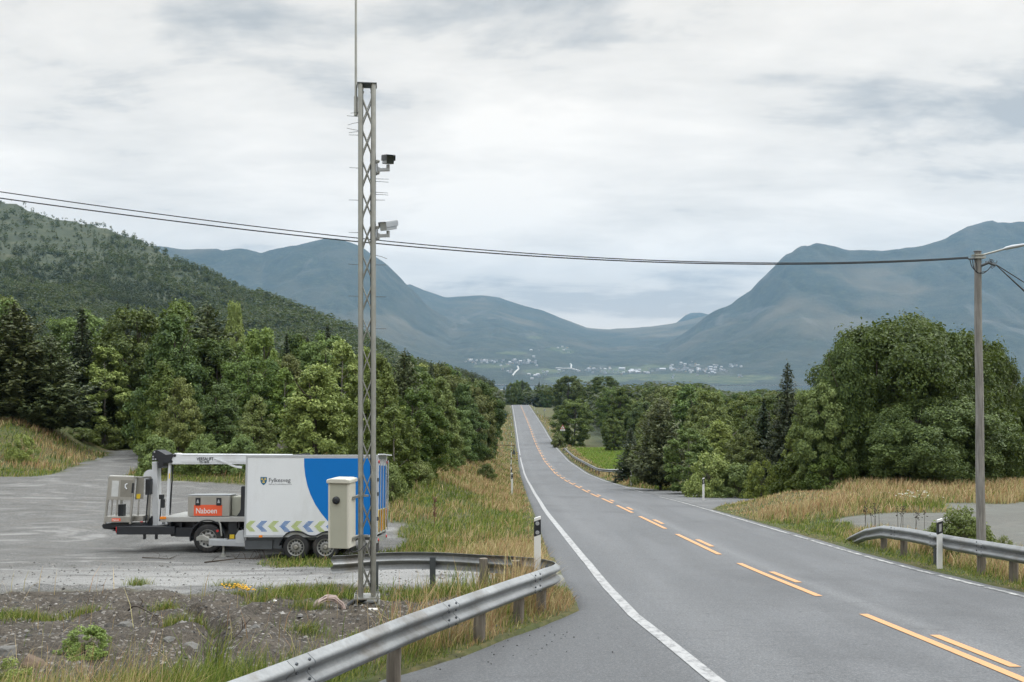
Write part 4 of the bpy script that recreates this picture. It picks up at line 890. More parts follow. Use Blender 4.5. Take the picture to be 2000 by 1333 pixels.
tread = NT('tread_plate'); vv = tread.pos(True); ch_ = tread.n('ShaderNodeTexWave'); ch_.inputs['Scale'].default_value = 14; tread.l(vv, ch_.inputs[0]); tread.base(tread.ramp(ch_.outputs['Fac'], [(0.4, (0.34, 0.34, 0.33)), (0.6, (0.5, 0.5, 0.48))])); tread.p.inputs['Metallic'].default_value = 0.6; tread.rough(0.45)
vbox('deck', tread.m, (440, 569), (1170, 600), 0.0, dV)
vbox('marker_light', amber_l, (438, 566), (478, 583), -0.035, -0.002)
tb = vbox('toolbox', alu, (607, 434), (882, 565), 0.12, 0.75, bev=0.012)
a = V(606, 436); b = V(884, 430); m = MB(); m.box(a[0], b[0], 0.11, 0.76, b[1] - 0.005, b[1] + 0.012); m.build('lid', alu_trim, tb, 0.004)
for zx in (658, 795): 
    a = V(zx, 496); b = V(zx + 32, 446); m = MB(); m.box(a[0], b[0], 0.098, 0.118, a[1], b[1]); lt = m.build('latch', black, tb, 0.004)
    m = MB(); c_ = V(zx + 16, 470); m.prism([(c_[0] - 0.035, c_[1] - 0.04), (c_[0] + 0.035, c_[1] - 0.04), (c_[0] + 0.012, c_[1] + 0.05), (c_[0] - 0.012, c_[1] + 0.05)], 0.086, 0.097); m.build('handle', alu_trim, lt, 0.003)
a = V(648, 563); b = V(833, 492); m = MB(); m.box(a[0], b[0], 0.112, 0.1185, a[1], b[1]); sg = m.build('company_sign', orange_v, tb)
c_ = V(660, 547); text_obj('lettering', 'Naboen', 0.205, (c_[0], 0.1105, c_[1]), white_plastic, sg, 0.86, bold=0.002)
vbox('toolbox', cream, (884, 442), (950, 567), 0.3, 1.0, bev=0.01)
m = MB(); m.prism([V(945, 568), V(925, 568), V(945, 540), V(952, 520), V(952, 375), V(960, 370), V(985, 372), V(985, 568)], 0.15, 0.8); m.build('front_rack', black, trk, 0.006)
# column, knuckle and boom
m = MB(); m.prism([V(402, 628, 28), V(440, 628, 28), V(424, 195, 28), V(389, 195, 28)][::-1], 0.85, 1.15); cl = m.build('boom_column', white_p, trk, 0.01)
m = MB(); m.prism([V(420, 632), V(436, 632), V(447, 222), V(432, 222)], 0.62, 0.72); m.build('lift_cylinder', white_p, trk, 0.01)
m = MB(); m.tube([(V(449, 0)[0], 0.75, V(0, 230)[1]), (V(455, 0)[0], 0.72, V(0, 300)[1]), (V(447, 0)[0], 0.74, V(0, 380)[1]), (V(438, 0)[0], 0.74, V(0, 560)[1])], 0.018, 6); m.tube([(V(452, 0)[0], 0.78, V(0, 240)[1]), (V(440, 0)[0], 0.76, V(0, 600)[1])], 0.013, 6); m.build('hydraulic_hose', black, trk)
m = MB(); a = V(441, 325); b = V(447, 290); m.box(a[0], b[0], 0.58, 0.6, a[1], b[1]); m.build('yellow_label', yellow_v, trk)
m = MB(); m.prism([V(345, 632, 28), V(395, 545, 28), V(404, 545, 28), V(404, 632, 28)], 0.8, 1.2); m.prism([V(330, 636, 28), V(480, 636, 28), V(480, 600, 28), V(330, 612, 28)], 0.6, 1.4); m.build('column_base', black, trk, 0.005)
m = MB(); a = V(375, 462); b = V(400, 432); m.box(a[0], b[0], 0.6, 0.75, a[1], b[1]); m.tube([(V(384, 0)[0], 0.68, V(0, 462)[1]), (V(380, 0)[0], 0.7, V(0, 560)[1]), (V(372, 0)[0], 0.75, V(0, 610)[1])], 0.018, 6); a = V(389, 520); b = V(410, 463); m.box(a[0], b[0], 0.63, 0.7, a[1], b[1]); m.build('control_box', black, trk, 0.006)
kn = [(388, 190), (388, 145), (400, 124), (420, 121), (448, 135), (478, 153), (500, 150), (522, 146), (528, 160), (505, 205), (480, 208), (465, 205), (462, 232), (446, 240), (430, 238), (430, 190)]
m = MB(); m.prism([V(*p, 27.7) for p in kn], 0.55, 1.2); k_ = m.build('knuckle', black, trk, 0.008)
for (zx, zy) in ((405, 135), (397, 165), (397, 182), (412, 182)): m = MB(); c_ = V(zx, zy, 27.7); m.lathe([(0.022, 0.55), (0.022, 0.535)], (c_[0], 0, c_[1]), 'y', 10); m.build('bolt', alu_trim, k_)
bm_ = [(495, 206), (500, 178), (530, 146), (545, 141), (562, 146), (1290, 150), (1290, 214), (520, 216)]
m = MB(); m.prism([V(*p, 27.7) for p in bm_], 0.58, 0.92); bo = m.build('boom', white_p, trk, 0.02)
m = MB(); a = V(575, 200, 27.7); b = V(1290, 186, 27.7); m.box(a[0], b[0], 0.572, 0.579, a[1], b[1]); a = V(575, 156, 27.7); b = V(1290, 153, 27.7); m.box(a[0], b[0], 0.570, 0.579, a[1] - 0.004, b[1]); m.build('stiffening_rib', white_p, bo, 0.003)
for (zx, zy) in ((535, 158), (513, 197)): m = MB(); c_ = V(zx, zy, 27.7); m.lathe([(0.04, 0.578), (0.04, 0.565)], (c_[0], 0, c_[1]), 'y', 14); m.build('pivot_pin', black, bo)
m = MB(); m.prism([V(*p, 27.7) for p in [(790, 178), (815, 178), (935, 224), (975, 226), (975, 242), (950, 240), (925, 234)]], 0.55, 0.57); m.build('boom_bracket', white_p, bo, 0.004)
c_ = V(679, 190, 27.7); text_obj('lettering', 'VERSALIFT', 0.125, (c_[0], 0.566, c_[1]), ink, bo, 0.78, bold=0.0015)
c_ = V(698, 206, 27.7); text_obj('lettering', 'VTL 140 F2', 0.075, (c_[0], 0.566, c_[1]), ink, bo, 0.72, bold=0.002)
m = MB(); m.prism([V(*p, 27.7) for p in [(1275, 168), (1290, 160), (1340, 147), (1398, 143), (1402, 225), (1290, 225)]], 0.5, 1.0); m.build('boom_tip', black, trk, 0.006)
# work basket
bk = empty('work_basket', (0, 0, 0), None, None); bpy.data.objects.remove(bk)
m = MB(); BY = 27.6
def bp(zx, zy, y): q_ = V(zx, zy, BY); return Vector((q_[0], y, q_[1]))
for (a, b, y_) in (((108, 598), (133, 292), 0.3), ((270, 598), (290, 296), 0.3), ((336, 598), (344, 304), 0.9), ((150, 560), (165, 300), 0.9)): m.tube([bp(*a, y_), bp(*b, y_)], 0.035, 6)
for (a, b) in (((178, 545), (183, 445)), ((145, 545), (150, 445)), ((318, 545), (322, 440))): m.tube([bp(*a, 0.32), bp(*b, 0.32)], 0.02, 6)
m.tube([bp(133, 293, 0.3), bp(290, 296, 0.3)], 0.03, 6); m.tube([bp(290, 300, 0.3), bp(344, 304, 0.9)], 0.03, 6)
bsk = m.build('work_basket', alu, trk)
m = MB(); m.prism([V(122, 444, BY), V(278, 446, BY), V(290, 298, BY), V(133, 294, BY)], 0.26, 0.275); m.build('front_panel', alu, bsk, 0.004)
m = MB(); m.prism([V(205, 424, BY), V(280, 426, BY), V(285, 318, BY), V(208, 316, BY)], 0.25, 0.2585); m.build('dark_plate', alu_dark, bsk)
m = MB(); m.prism([V(148, 422, BY), V(192, 423, BY), V(197, 322, BY), V(152, 320, BY)], 0.25, 0.2585); m.build('notice', plain('notice_paper', (0.5, 0.51, 0.5), 0.6), bsk)
m = MB(); m.tube([bp(248, 375, 0.245), bp(238, 362, 0.24), bp(240, 345, 0.24), bp(252, 340, 0.245)], 0.02, 6); m.build('hook', white_p, bsk)
m = MB(); m.prism([V(286, 444, BY), V(340, 440, BY), V(344, 306, BY), V(296, 300, BY)], 0.42, 0.435); m.build('side_panel', alu_dark, bsk, 0.004)
m = MB(); m.prism([V(297, 438, BY), V(321, 438, BY), V(322, 408, BY), V(298, 408, BY)], 0.405, 0.4185); m.build('yellow_label', yellow_v, bsk)
m = MB(); m.tube([bp(287, 400, 0.22), bp(291, 336, 0.22)], 0.03, 8); m.build('handle', black, bsk)
a = V(105, 586, BY); b = V(335, 550, BY); m = MB(); m.box(a[0], b[0] - 0.25, 0.26, 0.95, a[1], b[1]); m.box(b[0] - 0.249, b[0], 0.5, 0.95, a[1], b[1]); fl_ = m.build('floor_pan', alu, bsk, 0.006)
a = V(155, 581, BY); b = V(212, 562, BY); m = MB(); m.box(a[0], b[0], 0.252, 0.2585, a[1], b[1]); s2 = m.build('company_sign', orange_v, bsk)
c_ = V(160, 577, BY); tt = text_obj('lettering', 'Naboen', 0.062, (c_[0], 0.2505, c_[1]), white_plastic, trk, 0.86, bold=0.001)
a = V(180, 553, BY); b = V(214, 475, BY); m = MB(); m.box(a[0], b[0], 0.4, 0.6, a[1], b[1]); m.build('black_case', black, bsk, 0.006)
a = V(88, 640, BY); b = V(340, 592, BY); m = MB(); m.box(a[0], b[0], 0.35, 0.9, a[1] + 0.06, b[1] - 0.03); m.prism([V(76, 610, BY), V(120, 600, BY), V(160, 640, BY), V(90, 632, BY)], 0.4, 0.6); m.prism([V(290, 600, BY), V(340, 600, BY), V(350, 635, BY), V(200, 648, BY), V(130, 648, BY)], 0.45, 0.8); m.build('basket_support', black, trk, 0.006)
m = MB(); a = V(345, 415, BY); b = V(373, 312, BY); m.box(a[0], b[0], 0.5, 0.75, a[1], b[1]); m.tube([bp(356, 415, 0.6), bp(350, 480, 0.62), bp(343, 560, 0.65), bp(340, 600, 0.65)], 0.022, 6); m.build('basket_control', black, trk, 0.01)
c_ = V(374, 288, 28); m = MB(); m.lathe([(0.18, 0.9), (0.18, 0.94), (0.05, 0.96)], (c_[0], 0, c_[1]), 'y', 24); m.build('round_cover', white_p, trk)
# running gear
def vw(zx, yf, sd, r=0.385): x = V(zx, 0)[0]; wheel(trk, x, yf, r - 0.01, r, 0.24, 0.235, rimpaint, 10, sd)
vw(748, 0.02, -1); vw(748, dV - 0.02, 1)
c_ = V(748, 0)[0]; zc_ = 0.40
for (ya, yb) in ((0.0, 0.3), (dV - 0.3, dV)):
    arc = [(c_ + 0.475 * math.cos(t_), zc_ + 0.475 * math.sin(t_)) for t_ in np.linspace(R(-8), R(192), 24)]; arc2 = [(c_ + 0.445 * math.cos(t_), zc_ + 0.445 * math.sin(t_)) for t_ in np.linspace(R(192), R(-8), 24)]
    m = MB(); m.prism(arc + arc2, ya, yb); m.build('mudguard', black, trk)
vbox('reflective_label', yellow_v, (890, 684), (921, 711), 0.04, 0.05)
m = MB(); a = V(880, 690); b = V(935, 600); m.box(a[0], b[0], 0.055, 0.3, a[1] - 0.03, b[1] - 0.01); m.build('side_guard', black, trk, 0.005)
# driver's cab, hidden by the trailer from here
xa = V(1190, 0)[0]
m = MB(); m.prism([(xa, 0.55), (xa, 2.12), (xa + 0.9, 2.16), (xa + 1.25, 2.02), (xa + 1.75, 1.32), (xa + 2.25, 1.12), (xa + 2.32, 0.55)], 0.03, dV - 0.03); cb = m.build('cab', white_p, trk, 0.05)
for ya, yb in ((0.018, 0.027), (dV - 0.027, dV - 0.018)): m = MB(); m.prism([(xa + 0.3, 1.38), (xa + 0.35, 1.95), (xa + 1.15, 1.95), (xa + 1.55, 1.38)], ya, yb); m.build('side_window', glass_d, cb)
for (yf, sd) in ((0.05, -1), (dV - 0.05, 1)): x = xa + 1.55; wheel(trk, x, yf, 0.375, 0.385, 0.24, 0.235, rimpaint, 10, sd)

# ------------------------------------------------------------------ road-side furniture farther off
gp_ = Vector((-2.9, 146, gz(-2.9, 146))); gt = empty('barrier_gate', gp_, 'rusty bar gate across the small track left of the road', 'gate')
rust = plain('rusty_steel', (0.13, 0.07, 0.045), 0.8, 0.2, 0.3, 4)
m = MB(); m.box(-0.09, 0.09, -0.09, 0.09, -0.2, 1.28); m.build('gate_post', rust, gt, 0.01)
m = MB(); m.tube([(0, 0, 1.2), (3.35, 0, 1.18)], 0.05, 8); m.build('bar', rust, gt)
m = MB(); m.tube([(3.2, 0, -0.2), (3.2, 0, 1.24)], 0.05, 8); m.prism([(2.9, -0.1), (3.4, -0.1), (3.25, 0.5), (3.05, 0.5)], -0.15, 0.15); m.build('latch_post', dark_steel, gt)
bx = Vector((0.72, 146, gz(0.72, 146))); bl = empty('hazard_marker', bx, 'yellow and black striped hazard marker at the end of the bar gate', 'hazard marker')
m = MB(); m.box(-0.07, 0.07, -0.02, 0.02, -0.2, 1.3); m.build('board', black, bl, 0.005)
m = MB()
for k in range(4): z = 0.12 + k * 0.3; m.prism([(-0.072, z), (0.072, z + 0.09), (0.072, z + 0.22), (-0.072, z + 0.13)], -0.024, -0.0205)
m.build('yellow_stripes', yellow_v, bl)
def sign_post(x, y, h, r=0.035): m = MB(); m.tube([(0, 0, -0.3), (0, 0, h)], r, 8); return m
wx, wy = 9.4, 190; e_ = empty('warning_sign', (wx, wy, gz(wx, wy)), 'triangular red bordered warning sign with a white plate below on the right verge', 'road sign')
zc = -(834.5 - HY) / F * wy - e_.location.z; sign_post(0, 0, zc + 0.4).build('post', dark_steel, e_)
m = MB(); m.prism([(-0.47, zc - 0.36), (0.47, zc - 0.36), (0, zc + 0.45)], -0.06, -0.04); m.build('triangle', plain('sign_red', (0.42, 0.03, 0.025), 0.5), e_)
m = MB(); m.prism([(-0.33, zc - 0.28), (0.33, zc - 0.28), (0, zc + 0.28)], -0.066, -0.0605); m.build('white_face', white_plastic, e_)
m = MB(); m.box(-0.04, 0.04, -0.071, -0.0665, zc - 0.2, zc + 0.08); m.box(-0.14, 0.14, -0.071, -0.0665, zc - 0.235, zc - 0.205); m.build('symbol', ink, e_)
m = MB(); m.box(-0.45, 0.45, -0.06, -0.04, zc - 0.72, zc - 0.42); pl_ = m.build('lower_plate', white_plastic, e_, 0.01)
m = MB(); m.box(-0.34, 0.34, -0.065, -0.0605, zc - 0.6, zc - 0.54); m.build('plate_mark', ink, pl_)
sx_, sy_ = 9.55, 300; e_ = empty('road_sign', (sx_, sy_, gz(sx_, sy_)), 'small pale road sign on a grey post far up the right verge', 'road sign'); h_ = -(801 - HY) / F * sy_ - e_.location.z
sign_post(0, 0, h_ + 0.2).build('post', dark_steel, e_); m = MB(); m.lathe([(0.36, 0), (0.36, -0.02)], (0, -0.04, h_), 'y', 20); m.build('sign_face', refl, e_)
sx_, sy_ = -4.6, 395; e_ = empty('road_sign', (sx_, sy_, gz(sx_, sy_)), 'pale blue sign on a post beside the far street lamp', 'road sign'); h_ = -(775 - HY) / F * sy_ - e_.location.z
sign_post(0, 0, h_ + 0.8).build('post', galv, e_); m = MB(); m.box(-0.55, 0.55, -0.06, -0.04, h_ - 2.0, h_ - 0.9); m.build('sign_face', plain('pale_blue_sign', (0.35, 0.48, 0.62), 0.5), e_); m = MB(); m.box(-0.4, 0.4, -0.06, -0.04, h_ - 0.6, h_ + 0.5); m.build('upper_plate', white_plastic, e_)
def lamp(x, y, pt, label, dirx):
    e_ = empty('street_lamp', (x, y, gz(x, y)), label, 'street lamp'); h_ = -(pt - HY) / F * y - e_.location.z
    m = MB(); m.tube([(0, 0, -0.3), (0, 0, h_ - 0.5), (0.15 * dirx, 0, h_ - 0.1), (1.0 * dirx, 0, h_ + 0.05)], [0.13, 0.1, 0.08, 0.06], 8); m.build('post', plain('pale_post', (0.5, 0.5, 0.48), 0.5), e_)
    m = MB(); m.tube([(0.9 * dirx, 0, h_), (1.2 * dirx, -0.1, h_ + 0.12), (2.0 * dirx, -0.3, h_ + 0.3)], [0.12, 0.22, 0.12], 10); m.build('lamp_head', white_plastic, e_)
lamp(-5.6, 400, 763, 'street lamp on a pale post at the left of the road crest', 1); lamp(11.0, 600, 787, 'street lamp just showing behind the road crest on the right', 1)
bx, by = -2.1, 300; e_ = empty('waste_bin', (bx, by, gz(bx, by)), 'blue waste bin in the grass left of the far road', 'bin'); m = MB(); m.prism([(-0.5, 0.05), (0.5, 0.05), (0.6, 1.1), (-0.6, 1.1)], -0.45, 0.45); m.build('bin_body', plain('bin_blue', (0.02, 0.09, 0.25), 0.5), e_, 0.03)
m = MB(); m.prism([(-0.64, 1.11), (0.64, 1.11), (0.5, 1.3), (-0.5, 1.3)], -0.5, 0.5); m.build('lid', plain('bin_lid', (0.03, 0.12, 0.3), 0.5), e_, 0.02); m = MB(); m.box(-1.15, -0.75, -0.2, 0.2, 0.0, 1.0); m.build('side_box', white_plastic, e_, 0.02)
hx, hy = 12.3, 470; e_ = empty('shed', (hx, hy, gz(hx, hy)), 'small grey shed among trees right of the road crest', 'shed'); zs = -(796 - HY) / F * hy - e_.location.z
m = MB(); m.box(-2, 2, -2, 2, -0.5, zs + 2.1); sh_ = m.build('wall', plain('grey_boards', (0.22, 0.22, 0.21), 0.8), e_); m = MB(); m.prism([(-2.4, zs + 2.0), (2.4, zs + 2.0), (2.2, zs + 2.2), (0, zs + 3.3), (-2.2, zs + 2.2)], -2.4, 2.4); m.build('roof', plain('dark_roof', (0.1, 0.09, 0.085), 0.8), e_); m = MB(); m.box(-0.9, 0.6, -2.03, -2.0, zs + 0.2, zs + 1.6); m.build('door', plain('shed_door', (0.1, 0.07, 0.06), 0.7), e_)

# village on the far shore: every house its own small mesh, three house meshes shared
hmats = [plain('house_white', (0.34, 0.34, 0.335), 0.6), plain('house_ochre', (0.42, 0.34, 0.22), 0.6), plain('house_grey', (0.40, 0.41, 0.42), 0.6)]; roofm = [plain('roof_dark', (0.12, 0.115, 0.11), 0.7), plain('roof_pale', (0.42, 0.42, 0.43), 0.7)]
protos = []
for (a, b, h_, mi, ri) in ((10, 8, 5, 0, 0), (13, 9, 5.5, 0, 1), (9, 8, 5, 1, 0), (12, 9, 6, 2, 0), (28, 14, 6, 0, 1)):
    m = MB(); m.box(-a / 2, a / 2, -b / 2, b / 2, -4, h_); m.cur = 1; m.prism([(-b / 2 - 0.6, h_ + 0.01), (b / 2 + 0.6, h_ + 0.01), (0, h_ + b * 0.36)], -a / 2 - 0.5, a / 2 + 0.5, 'x'); m.cur = 0
    protos.append((m, [hmats[mi], roofm[ri]]))
pm = []
for (m, mm) in protos: o_ = m.build('village_house', mm); pm.append(o_.data); bpy.data.objects.remove(o_)
rh = random.Random(3); n_h = 0
for (x0_, x1_, y0_, y1_, cnt, big) in ((908, 962, 702, 712, 20, 0), (958, 1052, 702, 716, 40, 0), (975, 1000, 722, 730, 5, 0), (1032, 1070, 728, 738, 8, 1), (1138, 1200, 718, 729, 20, 0), (1200, 1300, 722, 732, 22, 1), (1308, 1372, 711, 730, 46, 0), (1360, 1420, 713, 734, 36, 0), (1425, 1450, 714, 720, 7, 0), (1440, 1460, 732, 738, 3, 0), (1035, 1056, 682, 688, 5, 0), (1085, 1115, 675, 690, 6, 0), (1060, 1130, 724, 732, 6, 0)):
    for k in range(cnt):
        p = far_pt(rh.uniform(x0_, x1_), rh.gauss((y0_ + y1_) / 2, (y1_ - y0_) / 3.5)); i_ = rh.choice([0, 0, 0, 1, 1, 2, 3] + ([4, 4] if big else []))
        o_ = obj('village_house', pm[i_]); o_.location = p; o_.rotation_euler = (0, 0, rh.uniform(-0.6, 0.6)); s = rh.uniform(0.65, 1.05); o_.scale = (s, s, s)
        tag(o_, ['small white house with a dark roof', 'white house with a pale roof', 'small ochre house with a dark roof', 'small grey house with a dark roof', 'long low white building with a pale roof'][i_] + ' in the far village across the fjord', 'house', 'houses in the far village')
# ------------------------------------------------------------------ vegetation
def leaf_mat(name, dark, mid, light, trans=0.25, sc=0.9):
    t = NT(name); oi = t.n('ShaderNodeObjectInfo'); geo = t.n('ShaderNodeNewGeometry')
    isl = geo.outputs['Random Per Island']; v = t.pos(True)
    f = t.noise(sc, 3, 0.6, v)
    c = t.ramp(t.math('ADD', t.math('MULTIPLY', isl, 0.38), t.math('MULTIPLY', f, 0.72)), [(0.15, dark), (0.5, mid), (0.9, light)])
    hs = t.n('ShaderNodeHueSaturation'); t.l(c, hs.inputs['Color'])
    t.l(t.rng(oi.outputs['Random'], 0, 1, 0.478, 0.522), hs.inputs['Hue']); 
    r2 = t.math('FRACT', t.math('MULTIPLY', oi.outputs['Random'], 7.31)); t.l(t.rng(r2, 0, 1, 0.72, 1.3), hs.inputs['Value']); t.l(t.rng(r2, 0, 1, 1.05, 0.85), hs.inputs['Saturation'])
    t.base(hs.outputs[0]); t.rough(0.5); t.p.inputs['Specular IOR Level'].default_value = 0.35
    tr = t.n('ShaderNodeBsdfTranslucent'); t.l(t.mix(0.5, hs.outputs[0], (0.16, 0.2, 0.03)), tr.inputs[0])
    mx_ = t.n('ShaderNodeMixShader'); mx_.inputs[0].default_value = trans; t.l(t.p.outputs[0], mx_.inputs[1]); t.l(tr.outputs[0], mx_.inputs[2])
    t.l(mx_.outputs[0], t.t.nodes['Material Output'].inputs['Surface']); return t.m
lf_dark = leaf_mat('leaf_dark', (0.0237, 0.0448, 0.0087), (0.0662, 0.1060, 0.0189), (0.1560, 0.2140, 0.0378))
lf_mid = leaf_mat('leaf_mid', (0.0450, 0.0760, 0.0154), (0.1064, 0.1597, 0.0293), (0.2250, 0.2948, 0.0585))
lf_light = leaf_mat('leaf_light', (0.0825, 0.1205, 0.0193), (0.1806, 0.2372, 0.0385), (0.3340, 0.3924, 0.0769))
lf_willow = leaf_mat('leaf_willow', (0.0641, 0.0956, 0.0206), (0.1494, 0.1987, 0.0474), (0.2844, 0.3403, 0.0907))
lf_yellow = leaf_mat('leaf_yellow', (0.1299, 0.1411, 0.0168), (0.3248, 0.3136, 0.0420), (0.5197, 0.4704, 0.0840))
nd_spruce = leaf_mat('needle_spruce', (0.0095, 0.0189, 0.0068), (0.0283, 0.0460, 0.0164), (0.0626, 0.0839, 0.0290), 0.08)
nd_pine = leaf_mat('needle_pine', (0.0251, 0.0402, 0.0144), (0.0682, 0.0927, 0.0309), (0.1398, 0.1669, 0.0574), 0.1)
lf_olive = leaf_mat('leaf_olive', (0.0527, 0.0672, 0.0146), (0.1129, 0.1344, 0.0294), (0.1883, 0.2033, 0.0513))
bark = plain('bark', (0.085, 0.07, 0.055), 0.9, 0, 0.35, 5, bump=0.5); bark_pale = plain('birch_bark', (0.24, 0.22, 0.19), 0.85, 0, 0.4, 6)

def leaf_quads(C, Nrm, size, r, elong=1.7):
    """rhombic leaf sprays at centres C facing Nrm"""
    k = len(C); up = r.normal(size=(k, 3)); a = np.cross(Nrm, up); a /= np.linalg.norm(a, axis=1)[:, None] + 1e-9; b = np.cross(Nrm, a)
    s = size[:, None]; fold = Nrm * s * 0.18
    V_ = np.stack([C - a * s * 0.5 * elong, C - b * s * 0.5 + fold, C + a * s * 0.5 * elong, C + b * s * 0.5 + fold], 1)
    return V_.reshape(-1, 3)
def unit(v): return v / (np.linalg.norm(v, axis=1)[:, None] + 1e-9)
def crown_broad(seed, H, Rr, nc, nl, ls, base=0.08, prof='round', spread=1.0, lobe=0.22):
    r = np.random.default_rng(seed); C = []
    while len(C) < nc:
        h = r.uniform(0, 1); 
        w = {'round': math.sqrt(max(0, 1 - (2 * h - 1.0) ** 2 * (0.75 if h < 0.5 else 1))), 'bell': (1 - h) ** 0.55 * (0.75 + 0.25 * min(1, h * 6)), 'col': min(1, (1 - h) * 2.2) ** 0.7 * (0.7 + 0.3 * min(1, h * 5)), 'bush': math.sqrt(max(0, 1 - h * h))}[prof]
        if r.uniform() > w + 0.1: continue
        a = r.uniform(0, 2 * math.pi); lob = 1 + lobe * math.sin(3 * a + seed) * math.sin(5 * h + seed * 2) + 0.12 * math.sin(7 * a + 2 * seed)
        rr = Rr * w * lob * math.sqrt(r.uniform(0.32, 1.0)); C.append((rr * math.cos(a), rr * math.sin(a), H * (base + (1 - base) * h * 0.97)))
    C = np.array(C); cr_ = Rr * r.uniform(0.12, 0.25, nc) * spread; n_each = np.maximum(8, (nl * cr_ ** 2 / (cr_ ** 2).sum())).astype(int)
    idx = np.repeat(np.arange(nc), n_each); k = len(idx)
    d = unit(r.normal(size=(k, 3))); rad = r.uniform(0.45, 1.08, k) ** 0.7
    d[:, 2] *= 0.8
    P_ = C[idx] + d * (cr_[idx] * rad)[:, None]
    # upright shoots breaking the outline
    sh = r.uniform(size=k) < 0.10; P_[sh, 2] += np.minimum(np.abs(r.normal(size=sh.sum())), 1.5) * cr_[idx][sh] * 0.4
    axis_ = P_ - np.array([0, 0, H * 0.45]); nrm = unit(d * 0.55 + unit(axis_) * 0.35 + r.normal(size=(k, 3)) * 0.45 + np.array([0, 0, 0.35]))
    P_[:, 2] = np.maximum(P_[:, 2], 0.04)
    return leaf_quads(P_, nrm, ls * r.uniform(0.55, 1.35, k) * r.uniform(0.75, 1.3, nc)[idx], r)
def trunk_broad(seed, H, Rr, th, multi=1):
    r = random.Random(seed); m = MB()
    for s in range(multi):
        lx, ly = (r.uniform(-1, 1) * Rr * 0.25 * (multi > 1), r.uniform(-1, 1) * Rr * 0.25 * (multi > 1)); pts = []; n = 7
        for k in range(n): pts.append((lx * (0.25 + k / n) + r.uniform(-0.05, 0.05), ly * (0.25 + k / n) + r.uniform(-0.05, 0.05), -0.3 + H * 0.85 * k / (n - 1)))
        m.tube(pts, [th * (1 - 0.85 * k / n) for k in range(n)], 7)
        for b in range(7):
            k = r.randint(1, n - 2); p0 = Vector(pts[k]); a = r.uniform(0, 6.28); L_ = Rr * r.uniform(0.4, 0.75); q1 = p0 + Vector((math.cos(a) * L_ * 0.5, math.sin(a) * L_ * 0.5, L_ * 0.35)); q2 = p0 + Vector((math.cos(a) * L_, math.sin(a) * L_, L_ * 0.85))
            m.tube([p0, q1, q2], [th * 0.4, th * 0.25, th * 0.08], 5)
    return m
def crown_conifer(seed, H, Rr, tiers, per, quads, ls, up=0.0, droop=0.25, base=0.04, pw=0.85, irregular=0.15):
    r = np.random.default_rng(seed); Ps = []; Ns = []; Ss = []
    for i in range(tiers):
        f = i / tiers; z = H * (base + (1 - base) * f); L_ = Rr * (1 - f) ** pw * r.uniform(1 - irregular, 1 + irregular) + 0.06 * Rr
        nb = max(3, int(per * (1 - f * 0.55))); a0 = r.uniform(0, 6.28)
        for b in range(nb):
            a = a0 + b * 6.283 / nb + r.normal() * 0.18; l = L_ * r.uniform(0.65, 1.12); nq = max(3, int(quads * l / Rr + 2))
            t_ = r.uniform(0.12, 1.0, nq) ** 0.8; px = l * t_; wv = (1 - t_ * 0.75) * l * 0.16 * r.normal(size=nq)
            pz = z + l * (up * t_ - droop * t_ ** 1.4 + (0.22 * t_ ** 3)) + r.normal(size=nq) * 0.03 * Rr
            Ps.append(np.stack([px * math.cos(a) - wv * math.sin(a), px * math.sin(a) + wv * math.cos(a), pz], 1))
            n_ = np.stack([math.cos(a) * 0.25 + r.normal(size=nq) * 0.4, math.sin(a) * 0.25 + r.normal(size=nq) * 0.4, 0.9 + 0 * t_], 1); Ns.append(unit(n_)); Ss.append(ls * r.uniform(0.6, 1.3, nq) * (0.6 + 0.4 * (1 - f)))
    k = 26; z = H * np.linspace(0.86, 1.03, k); Ps.append(np.stack([r.normal(size=k) * 0.02 * Rr, r.normal(size=k) * 0.02 * Rr, z], 1)); Ns.append(unit(r.normal(size=(k, 3)))); Ss.append(np.full(k, ls * 0.5))
    P_ = np.concatenate(Ps); P_[:, 2] = np.maximum(P_[:, 2], 0.03)
    return leaf_quads(P_, np.concatenate(Ns), np.concatenate(Ss), r, 2.3)
def quads_mesh(name, V_, mat): n = len(V_) // 4; return np_mesh(name, V_, np.arange(n * 4), np.full(n, 4), mat)
class Kind: pass
KINDS = {}
def kind(key, name, V_, mat, tr, tmat, H, Rr):
    k = Kind(); k.crown = quads_mesh('crown', V_, mat); o_ = tr.build('trunk', tmat); k.trunk = o_.data; bpy.data.objects.remove(o_); k.H = H; k.R = Rr; k.name = name; KINDS[key] = k
def conif_trunk(H, th): m = MB(); m.tube([(0, 0, -0.3), (0.02, 0, H * 0.4), (0, 0.02, H * 0.8), (0, 0, H * 1.0)], [th, th * 0.7, th * 0.35, th * 0.08], 7); return m
BIG = [('bigA', 5, 'round'), ('bigB', 9, 'round'), ('bigC', 14, 'bell')]
for key, sd, pf in BIG: kind(key, 'broadleaf_tree', crown_broad(sd, 8, 4.4, 520, 120000, 0.098, 0.0, pf, 0.72, 0.36), lf_dark, trunk_broad(sd, 8, 4.4, 0.17, 3), bark, 8, 4.4)
for j, (sd, mt, pf, nl) in enumerate([(21, lf_dark, 'round', 12000), (22, lf_mid, 'round', 12000), (23, lf_mid, 'bell', 12000), (24, lf_light, 'bell', 12000), (25, lf_dark, 'bell', 12000), (26, lf_willow, 'bell', 12000), (27, lf_olive, 'round', 10000), (28, lf_mid, 'col', 9000)]):
    kind('br%d' % j, 'broadleaf_tree', crown_broad(sd, 8, 2.6, 210, int(nl * 2.7), 0.108, 0.0, pf, 0.82, 0.28), mt, trunk_broad(sd, 8, 2.6, 0.13, 2), bark, 8, 2.6)
